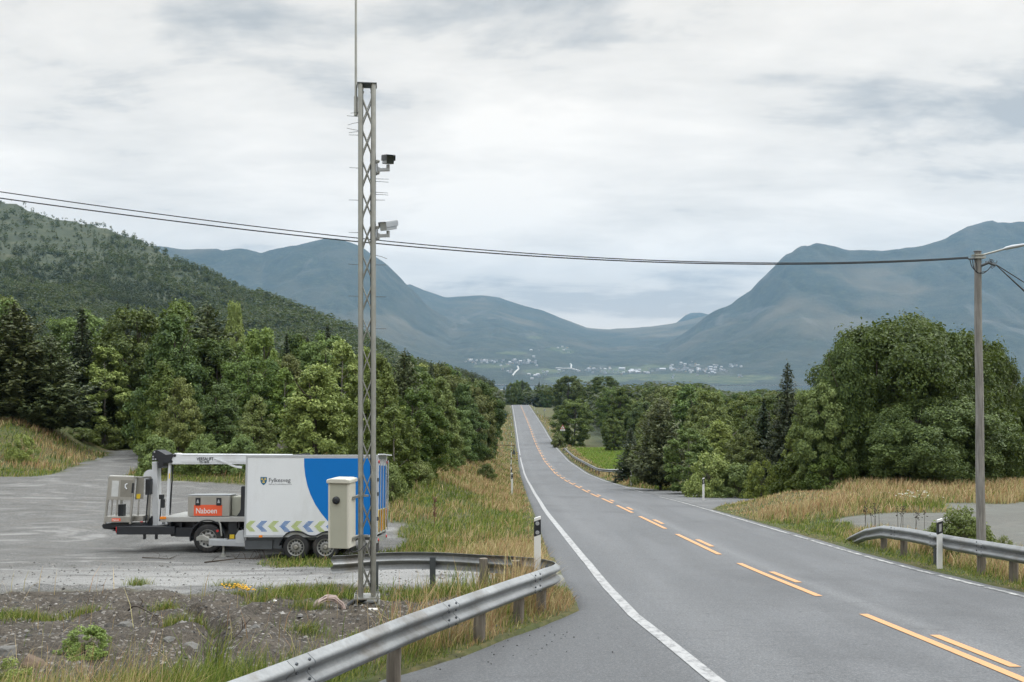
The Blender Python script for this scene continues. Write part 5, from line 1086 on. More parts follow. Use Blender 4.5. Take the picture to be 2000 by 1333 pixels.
kind('birch', 'birch_tree', crown_broad(31, 8, 1.7, 120, 16000, 0.115, 0.05, 'col', 0.95), lf_light, trunk_broad(31, 8, 1.7, 0.09, 1), bark_pale, 8, 1.7)
kind('birch2', 'birch_tree', crown_broad(32, 8, 1.9, 120, 16000, 0.115, 0.05, 'col', 0.95), lf_mid, trunk_broad(32, 8, 1.9, 0.09, 1), bark_pale, 8, 1.9)
for j, (sd, Rr, mt, pw) in enumerate([(41, 1.9, nd_spruce, 0.85), (42, 1.6, nd_spruce, 0.95), (43, 2.2, nd_spruce, 0.75)]):
    kind('sp%d' % j, 'spruce_tree', crown_conifer(sd, 9, Rr, 52, 14, 32, 0.16, 0.0, 0.28, 0.02, pw), mt, conif_trunk(9, 0.14), bark, 9, Rr)
for j, (sd, Rr) in enumerate([(51, 2.0), (52, 2.5)]):
    kind('pi%d' % j, 'pine_tree', crown_conifer(sd, 8, Rr, 32, 11, 62, 0.17, 0.42, 0.05, 0.05, 0.62, 0.3), nd_pine, conif_trunk(8, 0.13), bark, 8, Rr)
for j, (sd, mt) in enumerate([(61, lf_light), (62, lf_mid), (63, lf_willow), (64, lf_olive)]):
    kind('bu%d' % j, 'bush', crown_broad(sd, 2, 1.3, 60, 8000, 0.07, 0.0, 'bush', 1.1), mt, trunk_broad(sd, 1.6, 1.1, 0.03, 4), bark, 2, 1.3)
rt = random.Random(77)
def tree(key, x, y, H, label, group=None, wid=None, cat=None, sink=0.08):
    k = KINDS[key]; s = H / k.H; sw = (wid / 2 / k.R) if wid else s * rt.uniform(0.85, 1.15)
    e_ = bpy.data.objects.new(k.name, None); COL.objects.link(e_); e_.empty_display_size = 0.3
    e_.location = (x, y, gz(x, y) - sink); e_.scale = (sw, sw, s); e_.rotation_euler = (0, 0, rt.uniform(0, 6.28))
    tag(e_, label, cat or ('bush' if k.name == 'bush' else 'tree'), group)
    for nm, me in (('trunk', k.trunk), ('crown', k.crown)): o_ = bpy.data.objects.new(nm, me); COL.objects.link(o_); o_.parent = e_
    return e_
def tree_px(key, px, Y, top, wpx, label, group=None, **kw):
    x = (px - CX) / F * Y; z = gz(x, Y); H = -(top - HY) / F * Y - z
    return tree(key, x, Y, H * 1.0, label, group, wpx / F * Y, **kw)

# -- left: trees behind the gravel lot, one by one
for a in [('pi1', -70, 60, 560, 240, 'broad dark green pine cut by the left edge of the photo'),
          ('pi0', 28, 58, 590, 190, 'tall pine second from the left edge behind the grassy mound'),
          ('pi1', 100, 58, 655, 160, 'lower bushy pine in front of the taller pines at far left'),
          ('sp0', 160, 66, 598, 110, 'slim dark spruce between the left pines and the leafy trees'),
          ('birch', 205, 66, 670, 105, 'bright yellowish green birch beside the slim dark spruce'),
          ('br0', 262, 70, 596, 170, 'tall leafy tree with a pale crown top behind the lift truck basket'),
          ('br4', 335, 60, 608, 160, 'darkest tall leafy tree behind the white boom'),
          ('br0', 410, 63, 655, 150, 'dark round leafy tree right of the darkest tall tree'),
          ('br2', 318, 56, 705, 115, 'mid green bushy tree in front of the darkest tall tree'),
          ('br5', 352, 51, 735, 115, 'grey green willow standing low behind the boom'),
          ('br5', 248, 68, 780, 100, 'low grey green willow at the edge of the gravel track'),
          ('br4', 432, 54, 745, 120, 'dark leafy tree above the left end of the box trailer'),
          ('br1', 480, 58, 690, 120, 'round mid green tree behind the left end of the trailer'),
          ('br2', 528, 60, 700, 100, 'pointed mid green tree behind the trailer'),
          ('br5', 500, 50, 770, 105, 'pale willow behind the box trailer'),
          ('birch', 556, 58, 712, 70, 'yellow green birch between the willow and the big bright tree'),
          ('br3', 618, 46, 700, 170, 'big bright green leafy tree left of the mast behind the trailer'),
          ('birch', 668, 50, 655, 110, 'tall bright birch just left of the mast'),
          ('br2', 742, 44, 690, 130, 'leafy tree directly right of the mast'),
          ('br3', 716, 52, 668, 110, 'yellow green tree seen through the mast lattice'),
          ('pi0', 790, 56, 684, 105, 'young pine with upright shoots right of the mast'),
          ('br1', 815, 46, 755, 120, 'bushy green tree beside the dry grass right of the trailer'),
          ('birch2', 770, 41, 770, 95, 'low leafy tree right behind the rear of the trailer'),
          ('br2', 862, 57, 735, 100, 'pointed green tree at the edge of the dry grass slope'),
          ('br5', 838, 52, 790, 85, 'pale low tree in front of the pointed green tree'),
          ('sp2', 842, 70, 706, 60, 'thin spruce with a bare tip rising over the roadside trees'),
          ('br4', 905, 78, 745, 95, 'dark tree along the left roadside wood'),
          ('br1', 884, 64, 790, 85, 'rounded low tree along the left roadside wood'),
          ('br6', 928, 92, 752, 80, 'olive tree nearest to the bar gate'),
          ('br4', 946, 118, 772, 56, 'dark round tree just above the bar gate'),
          ('br1', 955, 150, 775, 44, 'round tree at the right end of the left roadside wood'),
          ('sp1', 560, 74, 650, 60, 'pair of dark spruces behind the trailer, the left one'), ('sp0', 600, 78, 655, 70, 'pair of dark spruces behind the trailer, the right one'),
          ('sp1', 520, 82, 640, 60, 'dark spruce standing above the pale willow'), ('sp0', 640, 88, 632, 62, 'tall dark spruce left of the mast against the hill'),
          ('br6', 560, 66, 690, 100, 'olive brown leafy tree in front of the pair of spruces'),
          ('br3', 458, 150, 578, 70, 'pale solitary round tree on the lower hillside'), ('sp2', 410, 120, 606, 52, 'dark spruce left of the pale solitary tree'), ('sp1', 250, 110, 585, 40, 'dark spruce high behind the pale crown top')]:
    tree_px(*a[:5], a[5])
for a in [('bu1', 160, 62, 834, 62, 'small green shrub at the edge of the gravel track'), ('bu1', 205, 64, 826, 62, 'pale green sapling bush where the track enters the trees'), ('bu0', 40, 50, 848, 56, 'bright green bush on the grassy mound at the far left'),
          ('bu3', 252, 66, 858, 55, 'brownish shrub beside the track mouth'), ('bu1', 310, 47, 850, 90, 'low shrub behind the lift truck boom'), ('bu2', 400, 47, 845, 90, 'grey green shrub behind the boom'), ('bu1', 470, 47, 850, 80, 'low shrub left of the grey boulder'),
          ('bu2', 590, 46, 850, 70, 'grey green shrub right of the grey boulder'), ('bu1', 760, 38, 905, 70, 'green shrub behind the trailer doors'), ('bu2', 815, 44, 895, 70, 'shrub on the dry slope below the roadside trees'), ('bu1', 870, 56, 880, 60, 'shrub at the foot of the roadside trees'), ('bu3', 1010 - 60, 66, 905, 40, 'dark shrub on the dry slope below the bar gate'),
          ('bu2', 1878, 24.2, 985, 130, 'feathery willow bush behind the right guard rail by the pole'), ('bu2', 1962, 22.5, 1040, 50, 'small sprig of willow right of the utility pole foot')]:
    tree_px(*a[:5], a[5])
# -- right: the big crown by the pole and its neighbours
for a in [('bigA', 1770, 51, 618, 330, 'huge dark green broadleaf tree behind the right lay-by'),
          ('bigB', 1892, 54, 660, 190, 'dark broadleaf tree behind the utility pole'), ('bigC', 1652, 49.5, 662, 185, 'lower left part tree of the dark clump by the lay-by, with pale leaves'),
          ('bigC', 2045, 56, 705, 190, 'dark broadleaf tree cut by the right edge of the photo'), ('bigB', 1815, 47.5, 775, 270, 'low dark bushy tree under the big crowns at the lay-by'),
          ('br4', 1700, 49, 645, 120, 'pointed leafy crown at the left shoulder of the huge tree'), ('br0', 1845, 50, 640, 130, 'leafy crown at the right shoulder of the huge tree'), ('br4', 1945, 52, 695, 110, 'pointed dark crown right of the utility pole'), ('br1', 1602, 48.5, 742, 110, 'lighter leafy tree at the left foot of the huge tree'),
          ('sp2', 1538, 56, 706, 112, 'tall dark spruce left of the huge broadleaf tree'), ('sp1', 1492, 62, 775, 84, 'shorter dark spruce beside the tall one'),
          ('pi1', 1290, 68, 776, 125, 'broad rounded pine at the edge of the right wood'), ('birch2', 1345, 62, 822, 90, 'slim drooping birch right of the broad rounded pine'),
          ('br3', 1405, 76, 815, 120, 'bright tree with feathery shoots in the right wood'), ('br6', 1462, 62, 838, 95, 'olive tree with reddish leaves left of the dark spruces'),
          ('sp2', 1232, 84, 835, 75, 'small dark spruce beside the green field'), ('br1', 1200, 180, 815, 50, 'round tree behind the green field'),
          ('br7', 1262, 76, 842, 70, 'leafy tree between the small dark spruce and the broad pine'),
          ('birch', 1556, 52, 818, 55, 'thin yellow leaved rowan in front of the tall spruce'),
          ('br1', 1120, 200, 778, 78, 'round tree beside the warning sign'), ('br0', 1180, 320, 733, 80, 'dark crown rising above the round tree'), ('br0', 1110, 330, 732, 70, 'large dark crown right of the road crest')]:
    e_ = tree_px(*a[:5], a[5])
for a in [('bu0', 1385, 57, 885, 100, 'bright green bush at the corner of the right side road'), ('bu1', 1440, 56, 905, 90, 'low green bush along the right side road'), ('bu1', 1560, 50, 885, 110, 'shrub at the foot of the yellow rowan'), ('bu0', 1490, 54, 900, 70, 'yellow green bush beside the side road'), ('bu1', 1620, 47.5, 890, 90, 'shrub under the pale leaved side of the big clump'), ('bu3', 1090, 185, 850, 30, 'brown shrub under the warning sign')]:
    tree_px(*a[:5], a[5])
# -- wood fill: individual trees of the same few looks
def limitL(u): return np.interp(u, [-200, 0, 150, 300, 450, 600, 720, 800, 850, 900, 950, 985], [545, 545, 560, 575, 600, 640, 668, 690, 705, 722, 742, 756])
def limitR(u): return np.interp(u, [1040, 1060, 1100, 1150, 1190, 1225, 1260, 1330, 1370, 1400, 1440, 1490, 1550, 1700, 2100], [762, 748, 736, 733, 742, 750, 742, 738, 746, 758, 765, 757, 765, 760, 745])
FILL = {'br0': 'dark leafy tree in the wood', 'br1': 'mid green leafy tree in the wood', 'br2': 'pointed mid green leafy tree in the wood', 'br3': 'bright green leafy tree in the wood', 'br4': 'dark pointed leafy tree in the wood', 'br5': 'grey green willow in the wood', 'br6': 'olive leafy tree in the wood', 'br7': 'narrow leafy tree in the wood', 'sp0': 'dark spruce in the wood', 'sp1': 'narrow dark spruce in the wood', 'sp2': 'broad dark spruce in the wood', 'pi0': 'green pine in the wood', 'birch': 'slim bright birch in the wood', 'birch2': 'slim green birch in the wood'}
def fill(n, u0, u1, ya, yb, lim, keys, side, hmin, hmax, minx=None):
    c = 0; tries = 0
    while c < n and tries < n * 60:
        tries += 1; u = rt.uniform(u0, u1); y = math.exp(rt.uniform(math.log(ya), math.log(yb))); x = (u - CX) / F * y
        if minx is not None and abs(x - minx[0]) < minx[1]: continue
        H = rt.uniform(hmin, hmax); z = gz(x, y); mh = -(float(lim(u)) + rt.uniform(0, 22) * 60 / max(60, y) - HY) / F * y - z
        if mh < 3: continue
        H = min(H, mh); k = rt.choice(keys)
        tree(k, x, y, H, FILL[k] + side, 'trees in the wood' + side); c += 1
fill(95, -120, 960, 62, 175, limitL, ['br0', 'br1', 'br2', 'br4', 'br1', 'br5', 'br6', 'sp0', 'sp1', 'br3', 'pi0', 'birch2'], ' left of the road', 6.5, 11)
fill(20, 880, 985, 150, 420, limitL, ['br0', 'br1', 'br6', 'sp0', 'sp1', 'br2'], ' beside the far left of the road', 7, 12, (3, 11))
fill(75, 1075, 1560, 95, 380, limitR, ['br0', 'br1', 'br2', 'br6', 'br7', 'br4', 'birch2', 'br1'], ' right of the road', 7, 12, (3, 17))
fill(22, 1440, 2050, 60, 110, limitR, ['br0', 'br1', 'br2', 'br4', 'br6'], ' behind the right lay-by', 6, 9)
fill(26, 960, 1075, 440, 640, lambda u: 752 + 6 * math.sin(u / 9) - (12 if 1012 < u < 1030 else 0), ['sp0', 'sp1', 'sp0', 'br0', 'br1'], ' beyond the road crest', 8, 18)
tree_px('sp2', 1053, 520, 745, 14, 'solitary dark spruce standing against the fjord beyond the road crest')
tree_px('sp0', 1020, 500, 741, 18, 'tall dark spruce above the middle of the road crest')

# -- far woods on the hillside and the plain: one mass of small crowns
def forest(name, x, y, z, H, con, mats, seed):
    r = np.random.default_rng(seed); Vs = []; mi = []
    for ymin, ymax, n in ((0, 300, 150), (300, 450, 100), (450, 700, 60), (700, 9e9, 36)):
        for c_ in (False, True):
            k = (y >= ymin) & (y < ymax) & (con == c_); q = int(k.sum())
            if not q: continue
            Hs = H[k][:, None]; o = np.stack([x[k], y[k], z[k]], 1)[:, None]
            if c_:
                h = r.uniform(0, 1, (q, n)) ** 1.2; a = r.uniform(0, 6.283, (q, n)); rr = Hs * 0.2 * (1 - h) * r.uniform(0.5, 1.1, (q, n)) + 0.02 * Hs
                C = np.stack([rr * np.cos(a), rr * np.sin(a), Hs * (0.03 + 0.97 * h)], -1); sz = Hs * 0.85 / math.sqrt(n) * (1.15 - 0.7 * h)
            else:
                d = r.normal(size=(q, n, 3)); d /= np.linalg.norm(d, axis=2)[..., None] + 1e-9; d *= r.uniform(0.55, 1.05, (q, n, 1)); wd_ = r.uniform(0.32, 0.5, (q, 1))
                C = np.stack([d[..., 0] * Hs * wd_, d[..., 1] * Hs * wd_, Hs * (0.5 + d[..., 2] * 0.5)], -1); sz = Hs * 1.2 / math.sqrt(n) * r.uniform(0.7, 1.3, (q, n))
            ax = C - np.array([0, 0, 1.0]) * (Hs * 0.4)[..., None]; ax /= np.linalg.norm(ax, axis=2)[..., None] + 1e-9
            nrm = unit((ax * 0.55 + r.normal(size=(q, n, 3)) * 0.25 + np.array([0, 0, 0.75])).reshape(-1, 3))
            Vs.append(leaf_quads((C + o).reshape(-1, 3), nrm, sz.reshape(-1), r, 1.4)); mi.append(np.full(q * n, 2) if c_ else np.repeat(np.where(r.uniform(size=q) < 0.6, 0, 1), n))
    V_ = np.concatenate(Vs); n = len(V_) // 4
    return tag(obj(name, np_mesh(name, V_, np.arange(n * 4), np.full(n, 4), mats, None, False, np.concatenate(mi))), kind='stuff')
far_a = leaf_mat('far_leaf_a', (0.030, 0.045, 0.018), (0.050, 0.070, 0.026), (0.074, 0.098, 0.036), 0.35, 0.02); far_b = leaf_mat('far_leaf_b', (0.042, 0.052, 0.020), (0.066, 0.078, 0.030), (0.092, 0.102, 0.042), 0.35, 0.02); far_c = leaf_mat('far_needle', (0.012, 0.020, 0.012), (0.022, 0.035, 0.019), (0.036, 0.052, 0.028), 0.3, 0.02)
rf = np.random.default_rng(9); n = 44000
u = rf.uniform(-420, 965, n); y0 = np.interp(u, Y0[:, 0], Y0[:, 1]) * 0.85; yc = np.interp(u, YC[:, 0], YC[:, 1])
t_ = rf.uniform(0, 1.02, n) ** 1.25; y = np.maximum(y0 + (yc - y0) * t_, 95); x = (u - CX) / F * y
heathy = fbm(x / 70, y / 110, 4, 33); open_ = sst(0.45, 0.95, t_) * sst(560, 120, u)
keep = rf.uniform(size=n) < np.clip(1.0 - open_ * 0.5 - 0.6 * sst(0.56, 0.63, heathy) * sst(0.3, 0.6, t_), 0.25, 1)
x, y, u, t_ = x[keep], y[keep], u[keep], t_[keep]; conz = fbm(x / 60, y / 60, 3, 44); con = (conz > 0.56) & (t_ < 0.75)
H = np.where(con, rf.uniform(6, 11, len(x)), rf.uniform(4.5, 9, len(x))) * (1 - 0.35 * np.clip(t_, 0, 1) * (u < 500)); H = np.where((rf.uniform(size=len(x)) < open_[keep] * 0.7), H * 0.5, H)
forest('hillside_wood', x, y, G(x, y) - 0.2, H, con, [far_a, far_b, far_c], 3)
n = 4200; u = rf.uniform(940, 2150, n); y = np.exp(rf.uniform(math.log(250), math.log(1500), n)); x = (u - CX) / F * y
ok = (np.abs(x - 3) > np.where(y < 460, 20, 0)); x, y, u = x[ok], y[ok], u[ok]
z = G(x, y); H = rf.uniform(6, 12, len(x)); top = -(np.where(u > 1040, limitR(u), 757) + 3 - HY) / F * y - z; H = np.minimum(H, top); ok = H > 2.5
x, y, z, H = x[ok], y[ok], z[ok], H[ok]; forest('valley_wood', x, y, z - 0.2, H, rf.uniform(size=len(x)) < 0.1, [far_a, far_b, far_c], 4)
# ------------------------------------------------------------------ grass, weeds, stones and twigs
gm = NT('grass_blades'); at = gm.n('ShaderNodeAttribute', attribute_name='Col'); gm.base(at.outputs['Color']); gm.rough(0.6); gm.p.inputs['Specular IOR Level'].default_value = 0.25
tr = gm.n('ShaderNodeBsdfTranslucent'); gm.l(at.outputs['Color'], tr.inputs[0]); mx_ = gm.n('ShaderNodeMixShader'); mx_.inputs[0].default_value = 0.3
gm.l(gm.p.outputs[0], mx_.inputs[1]); gm.l(tr.outputs[0], mx_.inputs[2]); gm.l(mx_.outputs[0], gm.t.nodes['Material Output'].inputs['Surface'])
GREEN = 1.25 * np.array([(0.055, 0.09, 0.015), (0.10, 0.15, 0.022), (0.15, 0.19, 0.035), (0.21, 0.21, 0.05)]); DRY = 1.3 * np.array([(0.24, 0.175, 0.085), (0.34, 0.25, 0.13), (0.44, 0.34, 0.19), (0.31, 0.18, 0.095), (0.36, 0.32, 0.15)])
def blades(name, x, y, h, w, dry, seed, lean=0.35, heads=True, lab=None):
    r = np.random.default_rng(seed); n = len(x); z = G(x, y) - 0.02
    a = r.uniform(0, 6.283, n); L_ = r.gamma(2.0, 0.5, n) * lean * h + 0.02; la = r.normal(0.4, 1.4, n)
    wx, wy = np.cos(a) * w / 2, np.sin(a) * w / 2; dx, dy = np.cos(la) * L_, np.sin(la) * L_
    base = np.stack([x, y, z], 1); W_ = np.stack([wx, wy, 0 * wx], 1)
    mid = base + np.stack([dx * 0.35, dy * 0.35, h * 0.55], 1); tip = base + np.stack([dx, dy, h * (1 - 0.12 * np.minimum(L_ / h, 2))], 1)
    V_ = np.stack([base - W_, base + W_, mid - W_ * 0.75, mid + W_ * 0.75, tip - W_ * 0.2, tip + W_ * 0.2], 1).reshape(-1, 3)
    i = np.arange(n)[:, None] * 6; fq = np.concatenate([i + np.array([[0, 1, 3, 2]]), i + np.array([[2, 3, 5, 4]])], 1).reshape(-1, 4)
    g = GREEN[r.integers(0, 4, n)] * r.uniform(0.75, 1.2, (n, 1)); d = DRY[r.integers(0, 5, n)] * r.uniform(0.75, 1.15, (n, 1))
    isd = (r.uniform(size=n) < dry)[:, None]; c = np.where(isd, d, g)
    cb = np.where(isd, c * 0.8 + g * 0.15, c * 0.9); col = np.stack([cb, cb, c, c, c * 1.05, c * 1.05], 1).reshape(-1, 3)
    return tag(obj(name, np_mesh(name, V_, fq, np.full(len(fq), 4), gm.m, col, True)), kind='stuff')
r0 = np.random.default_rng(123)
def grass_env(x, y):
    le, re = left_edge(y), right_edge(y)
    on = (x > le - 0.02) & (x < re + 0.02)
    lot = np.where(y < 110, lot_mask(x, y), 0); dm = dirt_mask(x, y); rl = rlot_mask(x, y); ra = rapron_mask(x, y)
    bare = np.maximum(np.maximum(lot, ra), rl)
    dist = np.where(x < cen_x(y), le - x, x - re)
    return on, bare, dm, dist
n = 1500000
y = np.exp(r0.uniform(math.log(6.0), math.log(330), n)); x = r0.uniform(-0.66, 0.66, n) * (y + 2)
on, bare, dm, dist = grass_env(x, y)
# per metre density falls with distance, blades grow wider to match
pat = fbm(x / 2.6, y / 2.6, 4, 55); pat2 = fbm(x / 0.8, y / 0.8, 3, 65)
left = x < cen_x(y); lot_edge = np.where(y < 110, lot_mask(x + 0.0, y), 0)
fieldA = left & (y > 22.5) & (x > -6) & (dist > 0)
tongue = left & (y < 18.6) & (dist < 2.2)
fore = left & (y < 12.6) & (dist >= 1.2)
rightv = ~left
# greenness: damp strip by the asphalt, at lot borders and in patches; the rest is seeded dry grass
dry = np.full(n, 0.55) + 3.0 * (pat - 0.5) + 0.5 * (pat2 - 0.5)
dry = np.where(fieldA, dry + 0.02 - 0.55 * sst(-2.2, -4.5, x) * sst(40, 28, y) + 0.12 * sst(1.6, 0.2, dist), dry)
dry = np.where(tongue, dry - 0.12 - 0.35 * sst(0.55, 0.1, dist), dry)
dry = np.where(rightv, dry + 0.04 - 0.85 * sst(0.9, 0.35, dist) * sst(45, 25, y), dry)
dry = np.where(rightv & (y > 38.5) & (y < 48) & (x > 11), 0.9 - 0.55 * sst(40.3, 38.6, y), dry)
dry = np.where(rightv & (y > 100) & (x > 11.5), 0.05, dry)
dry = np.where(left & (y > 42) & (x < -8) & (y < 60), dry - 0.85 * sst(52, 45, y) * (0.6 + pat2 * 0.8) + 0.05, dry)
gpatch = (((x + 3.6) / 2.6) ** 2 + ((y - 24.0) / 1.3) ** 2 < 1) | (((x + 2.6) / 1.9) ** 2 + ((y - 17.9) / 0.75) ** 2 < 1 + pat2) | (((x + 0.9) / 1.0) ** 2 + ((y - 17.2) / 0.8) ** 2 < 1)
dry = np.where(gpatch, 0.12, dry); dry = np.clip(dry, 0.02, 0.97)
h = np.where(r0.uniform(size=n) < dry, r0.uniform(0.22, 0.56, n), r0.uniform(0.1, 0.28, n))
h *= np.where(tongue, 0.85 + 0.75 * sst(0.2, 0.9, dist), 1) * np.where(fieldA, 0.72, 1) * np.where(rightv & (x < 14) & (y > 38) & (y < 66), 0.38, 1) * np.where(rightv & (y < 36), 0.68, 1) * np.where(rightv & (y > 38) & (y < 48) & (x > 11), 0.8, 1) * (0.35 + 0.65 * sst(0.0, 0.7, np.where(dist > 0, dist, 0)))
h *= np.where(gpatch, 0.65, 1) * np.where(left & (x < -6) & (y > 40), 0.75, 1) * np.where(fore, 0.75, 1); h *= np.where(rightv & (y > 100), 0.7, 1)
dens = np.clip(0.55 + 1.3 * (pat2 - 0.42), 0.15, 1)
p = (~on) * (1 - np.clip(bare * 1.25, 0, 1)) * dens * (1 - 0.997 * dm * ~gpatch)
p = np.where(gpatch & (bare < 0.95), np.maximum(p, 0.9 * dens * ~on), p)
p = np.where(left & (x < -8) & (y > 60), 0, p); p = np.where(rightv & (x > 14) & (y > 60), 0, p); p = np.where((x < -7) & (y > 110), 0, p)
p = p * np.clip(0.5 + 0.5 * sst(5, 12, y), 0, 1)
k = r0.uniform(size=n) < p
x, y, h, dry = x[k], y[k], h[k], dry[k]
wd = np.maximum(0.0065, 0.00072 * y) * r0.uniform(0.7, 1.3, len(x)); h = np.maximum(h, 0.05)
isr = x > cen_x(y)
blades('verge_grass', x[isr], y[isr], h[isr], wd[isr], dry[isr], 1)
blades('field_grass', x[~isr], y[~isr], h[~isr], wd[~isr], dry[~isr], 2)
print('blades', len(x))
# sparse stalks over the bare soil, and small green tufts in it
n = 9000; x = r0.uniform(-9, 0.6, n); y = r0.uniform(9.5, 18.8, n); d_ = dirt_mask(x, y); k = (d_ > 0.3) & (r0.uniform(size=n) < 0.05 + 0.4 * sst(12.6, 11.0, y)); x, y = x[k], y[k]
blades('dry_stalks', x, y, r0.uniform(0.05, 0.3, len(x)) * (0.5 + 0.9 * sst(13, 11.3, y)), np.full(len(x), 0.0055), np.full(len(x), 0.85), 3, 0.55)
cs = [(ground_pt(px, py), s) for px, py, s in ((30, 1205, .5), (75, 1200, .35), (170, 1195, .25), (320, 1198, .22), (595, 1200, .25), (405, 1215, .15), (450, 1150, .25), (640, 1160, .5), (560, 1160, .4), (270, 1143, .2), (600, 1235, .25), (340, 1225, .2), (500, 1180, .2), (820, 1180, .4), (700, 1250, .2))]
x = np.concatenate([r0.normal(c.x, s * 0.6, int(420 * s / 0.3)) for c, s in cs]); y = np.concatenate([r0.normal(c.y, s * 0.45, int(420 * s / 0.3)) for c, s in cs]); okk = (x < left_edge(y) - 0.1); x, y = x[okk], y[okk]
blades('green_tufts', x, y, r0.uniform(0.04, 0.2, len(x)), np.full(len(x), 0.008), np.full(len(x), 0.06), 4)
n = 45000; x = r0.uniform(10.8, 27, n); y = r0.uniform(103, 190, n); k = r0.uniform(size=n) < sst(10.8, 12.5, x + 1.5 * (fbm(y / 3, x / 3, 2, 8) - 0.5)); x, y = x[k], y[k]
MEADOW = GREEN.copy(); GREEN[:] = np.array([(0.16, 0.25, 0.035), (0.19, 0.30, 0.045), (0.22, 0.31, 0.055), (0.25, 0.31, 0.06)])
blades('meadow_grass', x, y, r0.uniform(0.12, 0.3, len(x)), np.full(len(x), 0.11), np.full(len(x), 0.03), 7); GREEN[:] = MEADOW
def tuft(px, py, n_, s, h0, h1, dryv, name, label, cat, seed):
    c = ground_pt(px, py); x = r0.normal(c.x, s, n_); y = r0.normal(c.y, s, n_); o_ = blades(name, x, y, r0.uniform(h0, h1, n_), np.full(n_, 0.011), np.full(n_, dryv), seed, 0.3)
    del o_['kind']; tag(o_, label, cat); return o_
tuft(415, 1312, 46, 0.07, 0.25, 0.55, 0.0, 'grass_tuft', 'tall bright green grass tuft beside the lower end of the near guard rail', 'grass tuft', 11)
yt = tuft(470, 1166, 120, 0.12, 0.06, 0.16, 0.0, 'flowering_plant', 'low yellow flowering plant on the brown soil left of the mast', 'flowers', 12)
m = MB(); c = ground_pt(470, 1166)
for k in range(60): q = Vector((random.gauss(c.x, 0.13), random.gauss(c.y, 0.1), 0)); q.z = gz(q.x, q.y) + random.uniform(0.09, 0.18); m.lathe([(0.003, 0), (0.018, 0.012), (0.014, 0.02)], q, 'z', 6, False)
m.build('yellow_blossoms', plain('blossom_yellow', (0.75, 0.42, 0.015), 0.6), yt)
m = MB()
for k in range(60):
    q = ground_pt(random.gauss(1785, 22), random.gauss(974, 3), 30, 60); q.z += random.uniform(0.05, 0.28); m.lathe([(0.005, 0), (0.045, 0.01), (0.03, 0.02)], q, 'z', 6, False)
o_ = m.build('wild_flowers', plain('flower_white', (0.55, 0.56, 0.5), 0.7)); tag(o_, kind='stuff')
# weedy plants built like the shrubs
for a in [('bu0', 165, 12.0, 1212, 95, 'bright green weed plant in the soil at bottom left'), ('bu0', 5, 10.2, 1275, 120, 'green weed cut by the left edge of the photo at the bottom'), ('bu2', 225, 12.2, 1268, 60, 'small green weed right of the larger bottom left weed')]:
    e_ = tree_px(*a[:5], a[5], cat='plant')
# stones
def rock(px, py, s, label, mat, flat=0.6, name='stone', seed=0, at=None, tall=None):
    r = random.Random(seed + int(px)); bm = bmesh.new(); bmesh.ops.create_icosphere(bm, subdivisions=3, radius=1)
    ph = [r.uniform(0, 6) for _ in range(6)]; pl = [(Vector((r.gauss(0, 1), r.gauss(0, 1), r.gauss(0, 1))).normalized(), r.uniform(0.55, 0.85)) for _ in range(9)]
    for v in bm.verts:
        for nrm, d_ in pl:
            t_ = v.co.dot(nrm)
            if t_ > d_: v.co -= nrm * (t_ - d_) * 0.9
        v.co *= 1 + 0.06 * math.sin(6 * v.co.x + ph[0]) * math.sin(5 * v.co.y + ph[1]) + 0.03 * math.sin(15 * v.co.z + ph[2])
    for v in bm.verts: v.co = Vector((v.co.x * s, v.co.y * s * r.uniform(0.98, 1.02) * 0.8, v.co.z * (tall or s * flat)))
    me = bpy.data.meshes.new(name); bm.to_mesh(me); bm.free(); me.materials.append(mat); o_ = obj(name, me); p_ = at or ground_pt(px, py); o_.location = p_ + Vector((0, 0, (tall or s * flat) * (0.35 if tall else -0.1))); o_.rotation_euler = (0, 0, r.uniform(0, 6)); return tag(o_, label, 'stone')
stone_g = plain('stone_grey', (0.13, 0.126, 0.118), 0.9, 0, 0.3, 7, bump=0.6); stone_d = plain('stone_dark', (0.05, 0.045, 0.04), 0.9, 0, 0.3, 7, bump=0.6); stone_b = plain('stone_brown', (0.12, 0.085, 0.06), 0.9, 0, 0.3, 7, bump=0.6)
for px, py, s, lab, mt in [(330, 1252, .10, 'flat grey stone in the soil left of the gully', stone_g), (375, 1258, .12, 'larger grey stone beside the flat one in the bottom soil', stone_g), (447, 1272, .10, 'pale stone near the lower end of the near guard rail', stone_g), (213, 1222, .11, 'dark round stone in the brown soil', stone_d), (60, 1300, .2, 'brown earthy boulder at bottom left', stone_b), (10, 1280, .2, 'grey stone at the left edge of the photo', stone_g), (537, 1178, .04, 'small white pebble on the brown soil', plain('pebble', (0.55, 0.54, 0.52), 0.8)), (245, 1218, .13, 'pale flat stone right of the dark round stone', stone_g), (500, 1236, .08, 'pale stone at the end of the gully', stone_g)]: rock(px, py, s, lab, mt)
rock(553, 888, 0.42, 'tall grey boulder standing in front of the trees above the trailer', plain('boulder', (0.15, 0.135, 0.12), 0.95, 0, 0.4, 3, bump=0.8), name='boulder', at=Vector((-10.7, 47.5, gz(-10.7, 47.5) + 0.2)), tall=1.0)
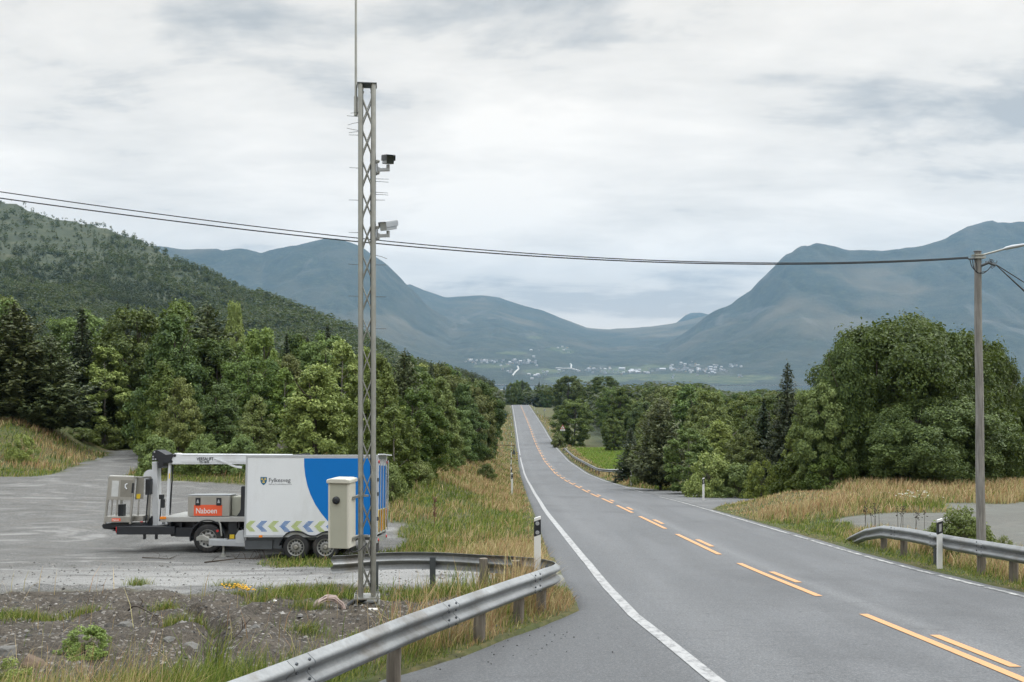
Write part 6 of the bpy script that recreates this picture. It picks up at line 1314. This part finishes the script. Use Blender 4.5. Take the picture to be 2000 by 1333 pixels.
# scattered gravel stones: nobody could count them
n = 5200; x = np.concatenate([r0.uniform(-9, 0.6, 3600), r0.uniform(-12, 0.8, 1600)]); y = np.concatenate([r0.uniform(10.5, 18.8, 3600), r0.uniform(18.6, 24, 1600)])
k = (dirt_mask(x, y) > 0.5) | (lot_mask(x, y) > 0.9); x, y = x[k], y[k]; n = len(x); s = r0.gamma(2, 0.006, n) + 0.006
oc = np.array([(1, 0, 0), (-1, 0, 0), (0, 1, 0), (0, -1, 0), (0, 0, .7), (0, 0, -.7)], float); of = np.array([(0, 2, 4), (2, 1, 4), (1, 3, 4), (3, 0, 4), (2, 0, 5), (1, 2, 5), (3, 1, 5), (0, 3, 5)])
V_ = oc[None] * s[:, None, None] * r0.uniform(0.7, 1.3, (n, 6, 1)); an = r0.uniform(0, 6.28, n); ca, sa = np.cos(an)[:, None], np.sin(an)[:, None]
V_ = np.stack([V_[..., 0] * ca - V_[..., 1] * sa, V_[..., 0] * sa + V_[..., 1] * ca, V_[..., 2]], -1) + np.stack([x, y, G(x, y) - s * 0.05], 1)[:, None]
gc = np.repeat(r0.choice([0.05, 0.09, 0.15, 0.22, 0.34], n, p=[.3, .3, .25, .12, .03])[:, None] * np.array([[1, 0.96, 0.9]]), 6, 0)
st_ = NT('loose_stones'); a_ = st_.n('ShaderNodeAttribute', attribute_name='Col'); st_.base(a_.outputs['Color']); st_.rough(0.85)
tag(obj('loose_stones', np_mesh('loose_stones', V_.reshape(-1, 3), (np.arange(n)[:, None, None] * 6 + of[None]).reshape(-1, 3), np.full(n * 8, 3), st_.m, gc)), kind='stuff')
# small dark pebbles strewn on the asphalt apron
n = 70; y = r0.uniform(9.8, 14, n); x = left_edge(y) + r0.gamma(1.3, 0.5, n); s = r0.uniform(0.005, 0.013, n); V_ = oc[None] * s[:, None, None] + np.stack([x, y, -road_d(y) + 0.006], 1)[:, None]
tag(obj('loose_stones', np_mesh('loose_stones', V_.reshape(-1, 3), (np.arange(n)[:, None, None] * 6 + of[None]).reshape(-1, 3), np.full(n * 8, 3), st_.m, np.full((n * 6, 3), 0.03))), kind='stuff')
# twigs
twig = plain('twig_bark', (0.045, 0.033, 0.024), 0.9, 0, 0.3, 8)
def branch(pts, r_, label, side=True):
    base = [ground_pt(a, b) + Vector((0, 0, h_)) for a, b, h_ in pts]; f_ = crom(base, 4); m = MB(); m.tube(f_, [r_ * (1 - 0.7 * k / len(f_)) for k in range(len(f_))], 6)
    if side:
        for k in range(3): p_ = f_[random.randint(2, len(f_) - 2)]; m.tube([p_, p_ + Vector((random.uniform(-.1, .1), random.uniform(-.05, .05), random.uniform(0.03, .12))), p_ + Vector((random.uniform(-.2, .2), 0, random.uniform(0.03, .2)))], [r_ * .5, r_ * .35, r_ * .15], 5)
    return tag(m.build('branch', twig), label, 'branch')
branch([(245, 1196, .0), (262, 1200, .09), (285, 1206, .1), (305, 1214, .06), (318, 1222, -.02)], 0.016, 'arched dark branch lying on the brown soil left of the gully')
branch([(160, 1214, -.02), (166, 1203, .06), (172, 1192, .16), (176, 1190, .24)], 0.011, 'short dark stick standing up in the soil left of the arched branch')
branch([(80, 1206, -.02), (86, 1200, .1), (98, 1197, .22)], 0.009, 'thin dark stick leaning in the grass at the far left of the soil')
branch([(278, 1092, 0.02), (310, 1093, 0.02), (332, 1095, 0.03), (346, 1088, 0.04)], 0.014, 'thin branch on the gravel in front of the truck wheel')
branch([(400, 1101, 0.02), (430, 1098, 0.03), (470, 1096, 0.05), (505, 1096, 0.04)], 0.02, 'reddish dead branch lying under the trailer drawbar')
for k in range(7): branch([(480 + k * 7, 1094, 0.0), (484 + k * 6 + random.uniform(-8, 8), 1092, 0.13), (478 + k * 8 + random.uniform(-14, 14), 1090, random.uniform(0.15, 0.38))], 0.011, 'dead twig in the brush pile under the trailer', False)['group'] = 'twigs under the trailer'
branch([(455, 1262, 0.0), (470, 1258, 0.05), (482, 1248, 0.12)], 0.012, 'pale dead stick near the end of the gully')
# tall dock stem in the field
pd = ground_pt(848, 1035); m = MB(); m.tube([pd, pd + Vector((0.02, 0, 0.55)), pd + Vector((0.0, 0, 1.0))], [0.012, 0.009, 0.005], 6)
for k in range(70): h_ = random.uniform(0.4, 1.0); m.lathe([(0.004, 0), (0.022, 0.012), (0.01, 0.028)], pd + Vector((random.gauss(0.01, 0.03), random.gauss(0, 0.03), h_)), 'z', 6, False)
tag(m.build('dock_plant', plain('dock_red', (0.12, 0.05, 0.03), 0.8)), 'tall reddish dock stalk in the dry grass behind the guard rail', 'plant')
for (px, py, lab) in ((1700, 1030, 'dark seeded weed stalks behind the sloping end of the right guard rail, the left ones'), (1778, 1033, 'dark seeded weed stalks between the end of the right guard rail and its marker post')):
    pd = ground_pt(px, py); m = MB()
    for s_ in range(6):
        b_ = pd + Vector((random.gauss(0, 0.2), random.gauss(0, 0.1), 0)); tp = b_ + Vector((random.gauss(0, 0.06), 0, random.uniform(0.5, 0.85))); m.tube([b_, tp], [0.007, 0.004], 5)
        for k in range(12): m.lathe([(0.004, 0), (0.02, 0.012), (0.01, 0.026)], b_.lerp(tp, random.uniform(0.55, 1)) + Vector((random.gauss(0, 0.035), random.gauss(0, 0.03), 0)), 'z', 6, False)
    tag(m.build('seeded_weeds', twig), lab, 'plant')
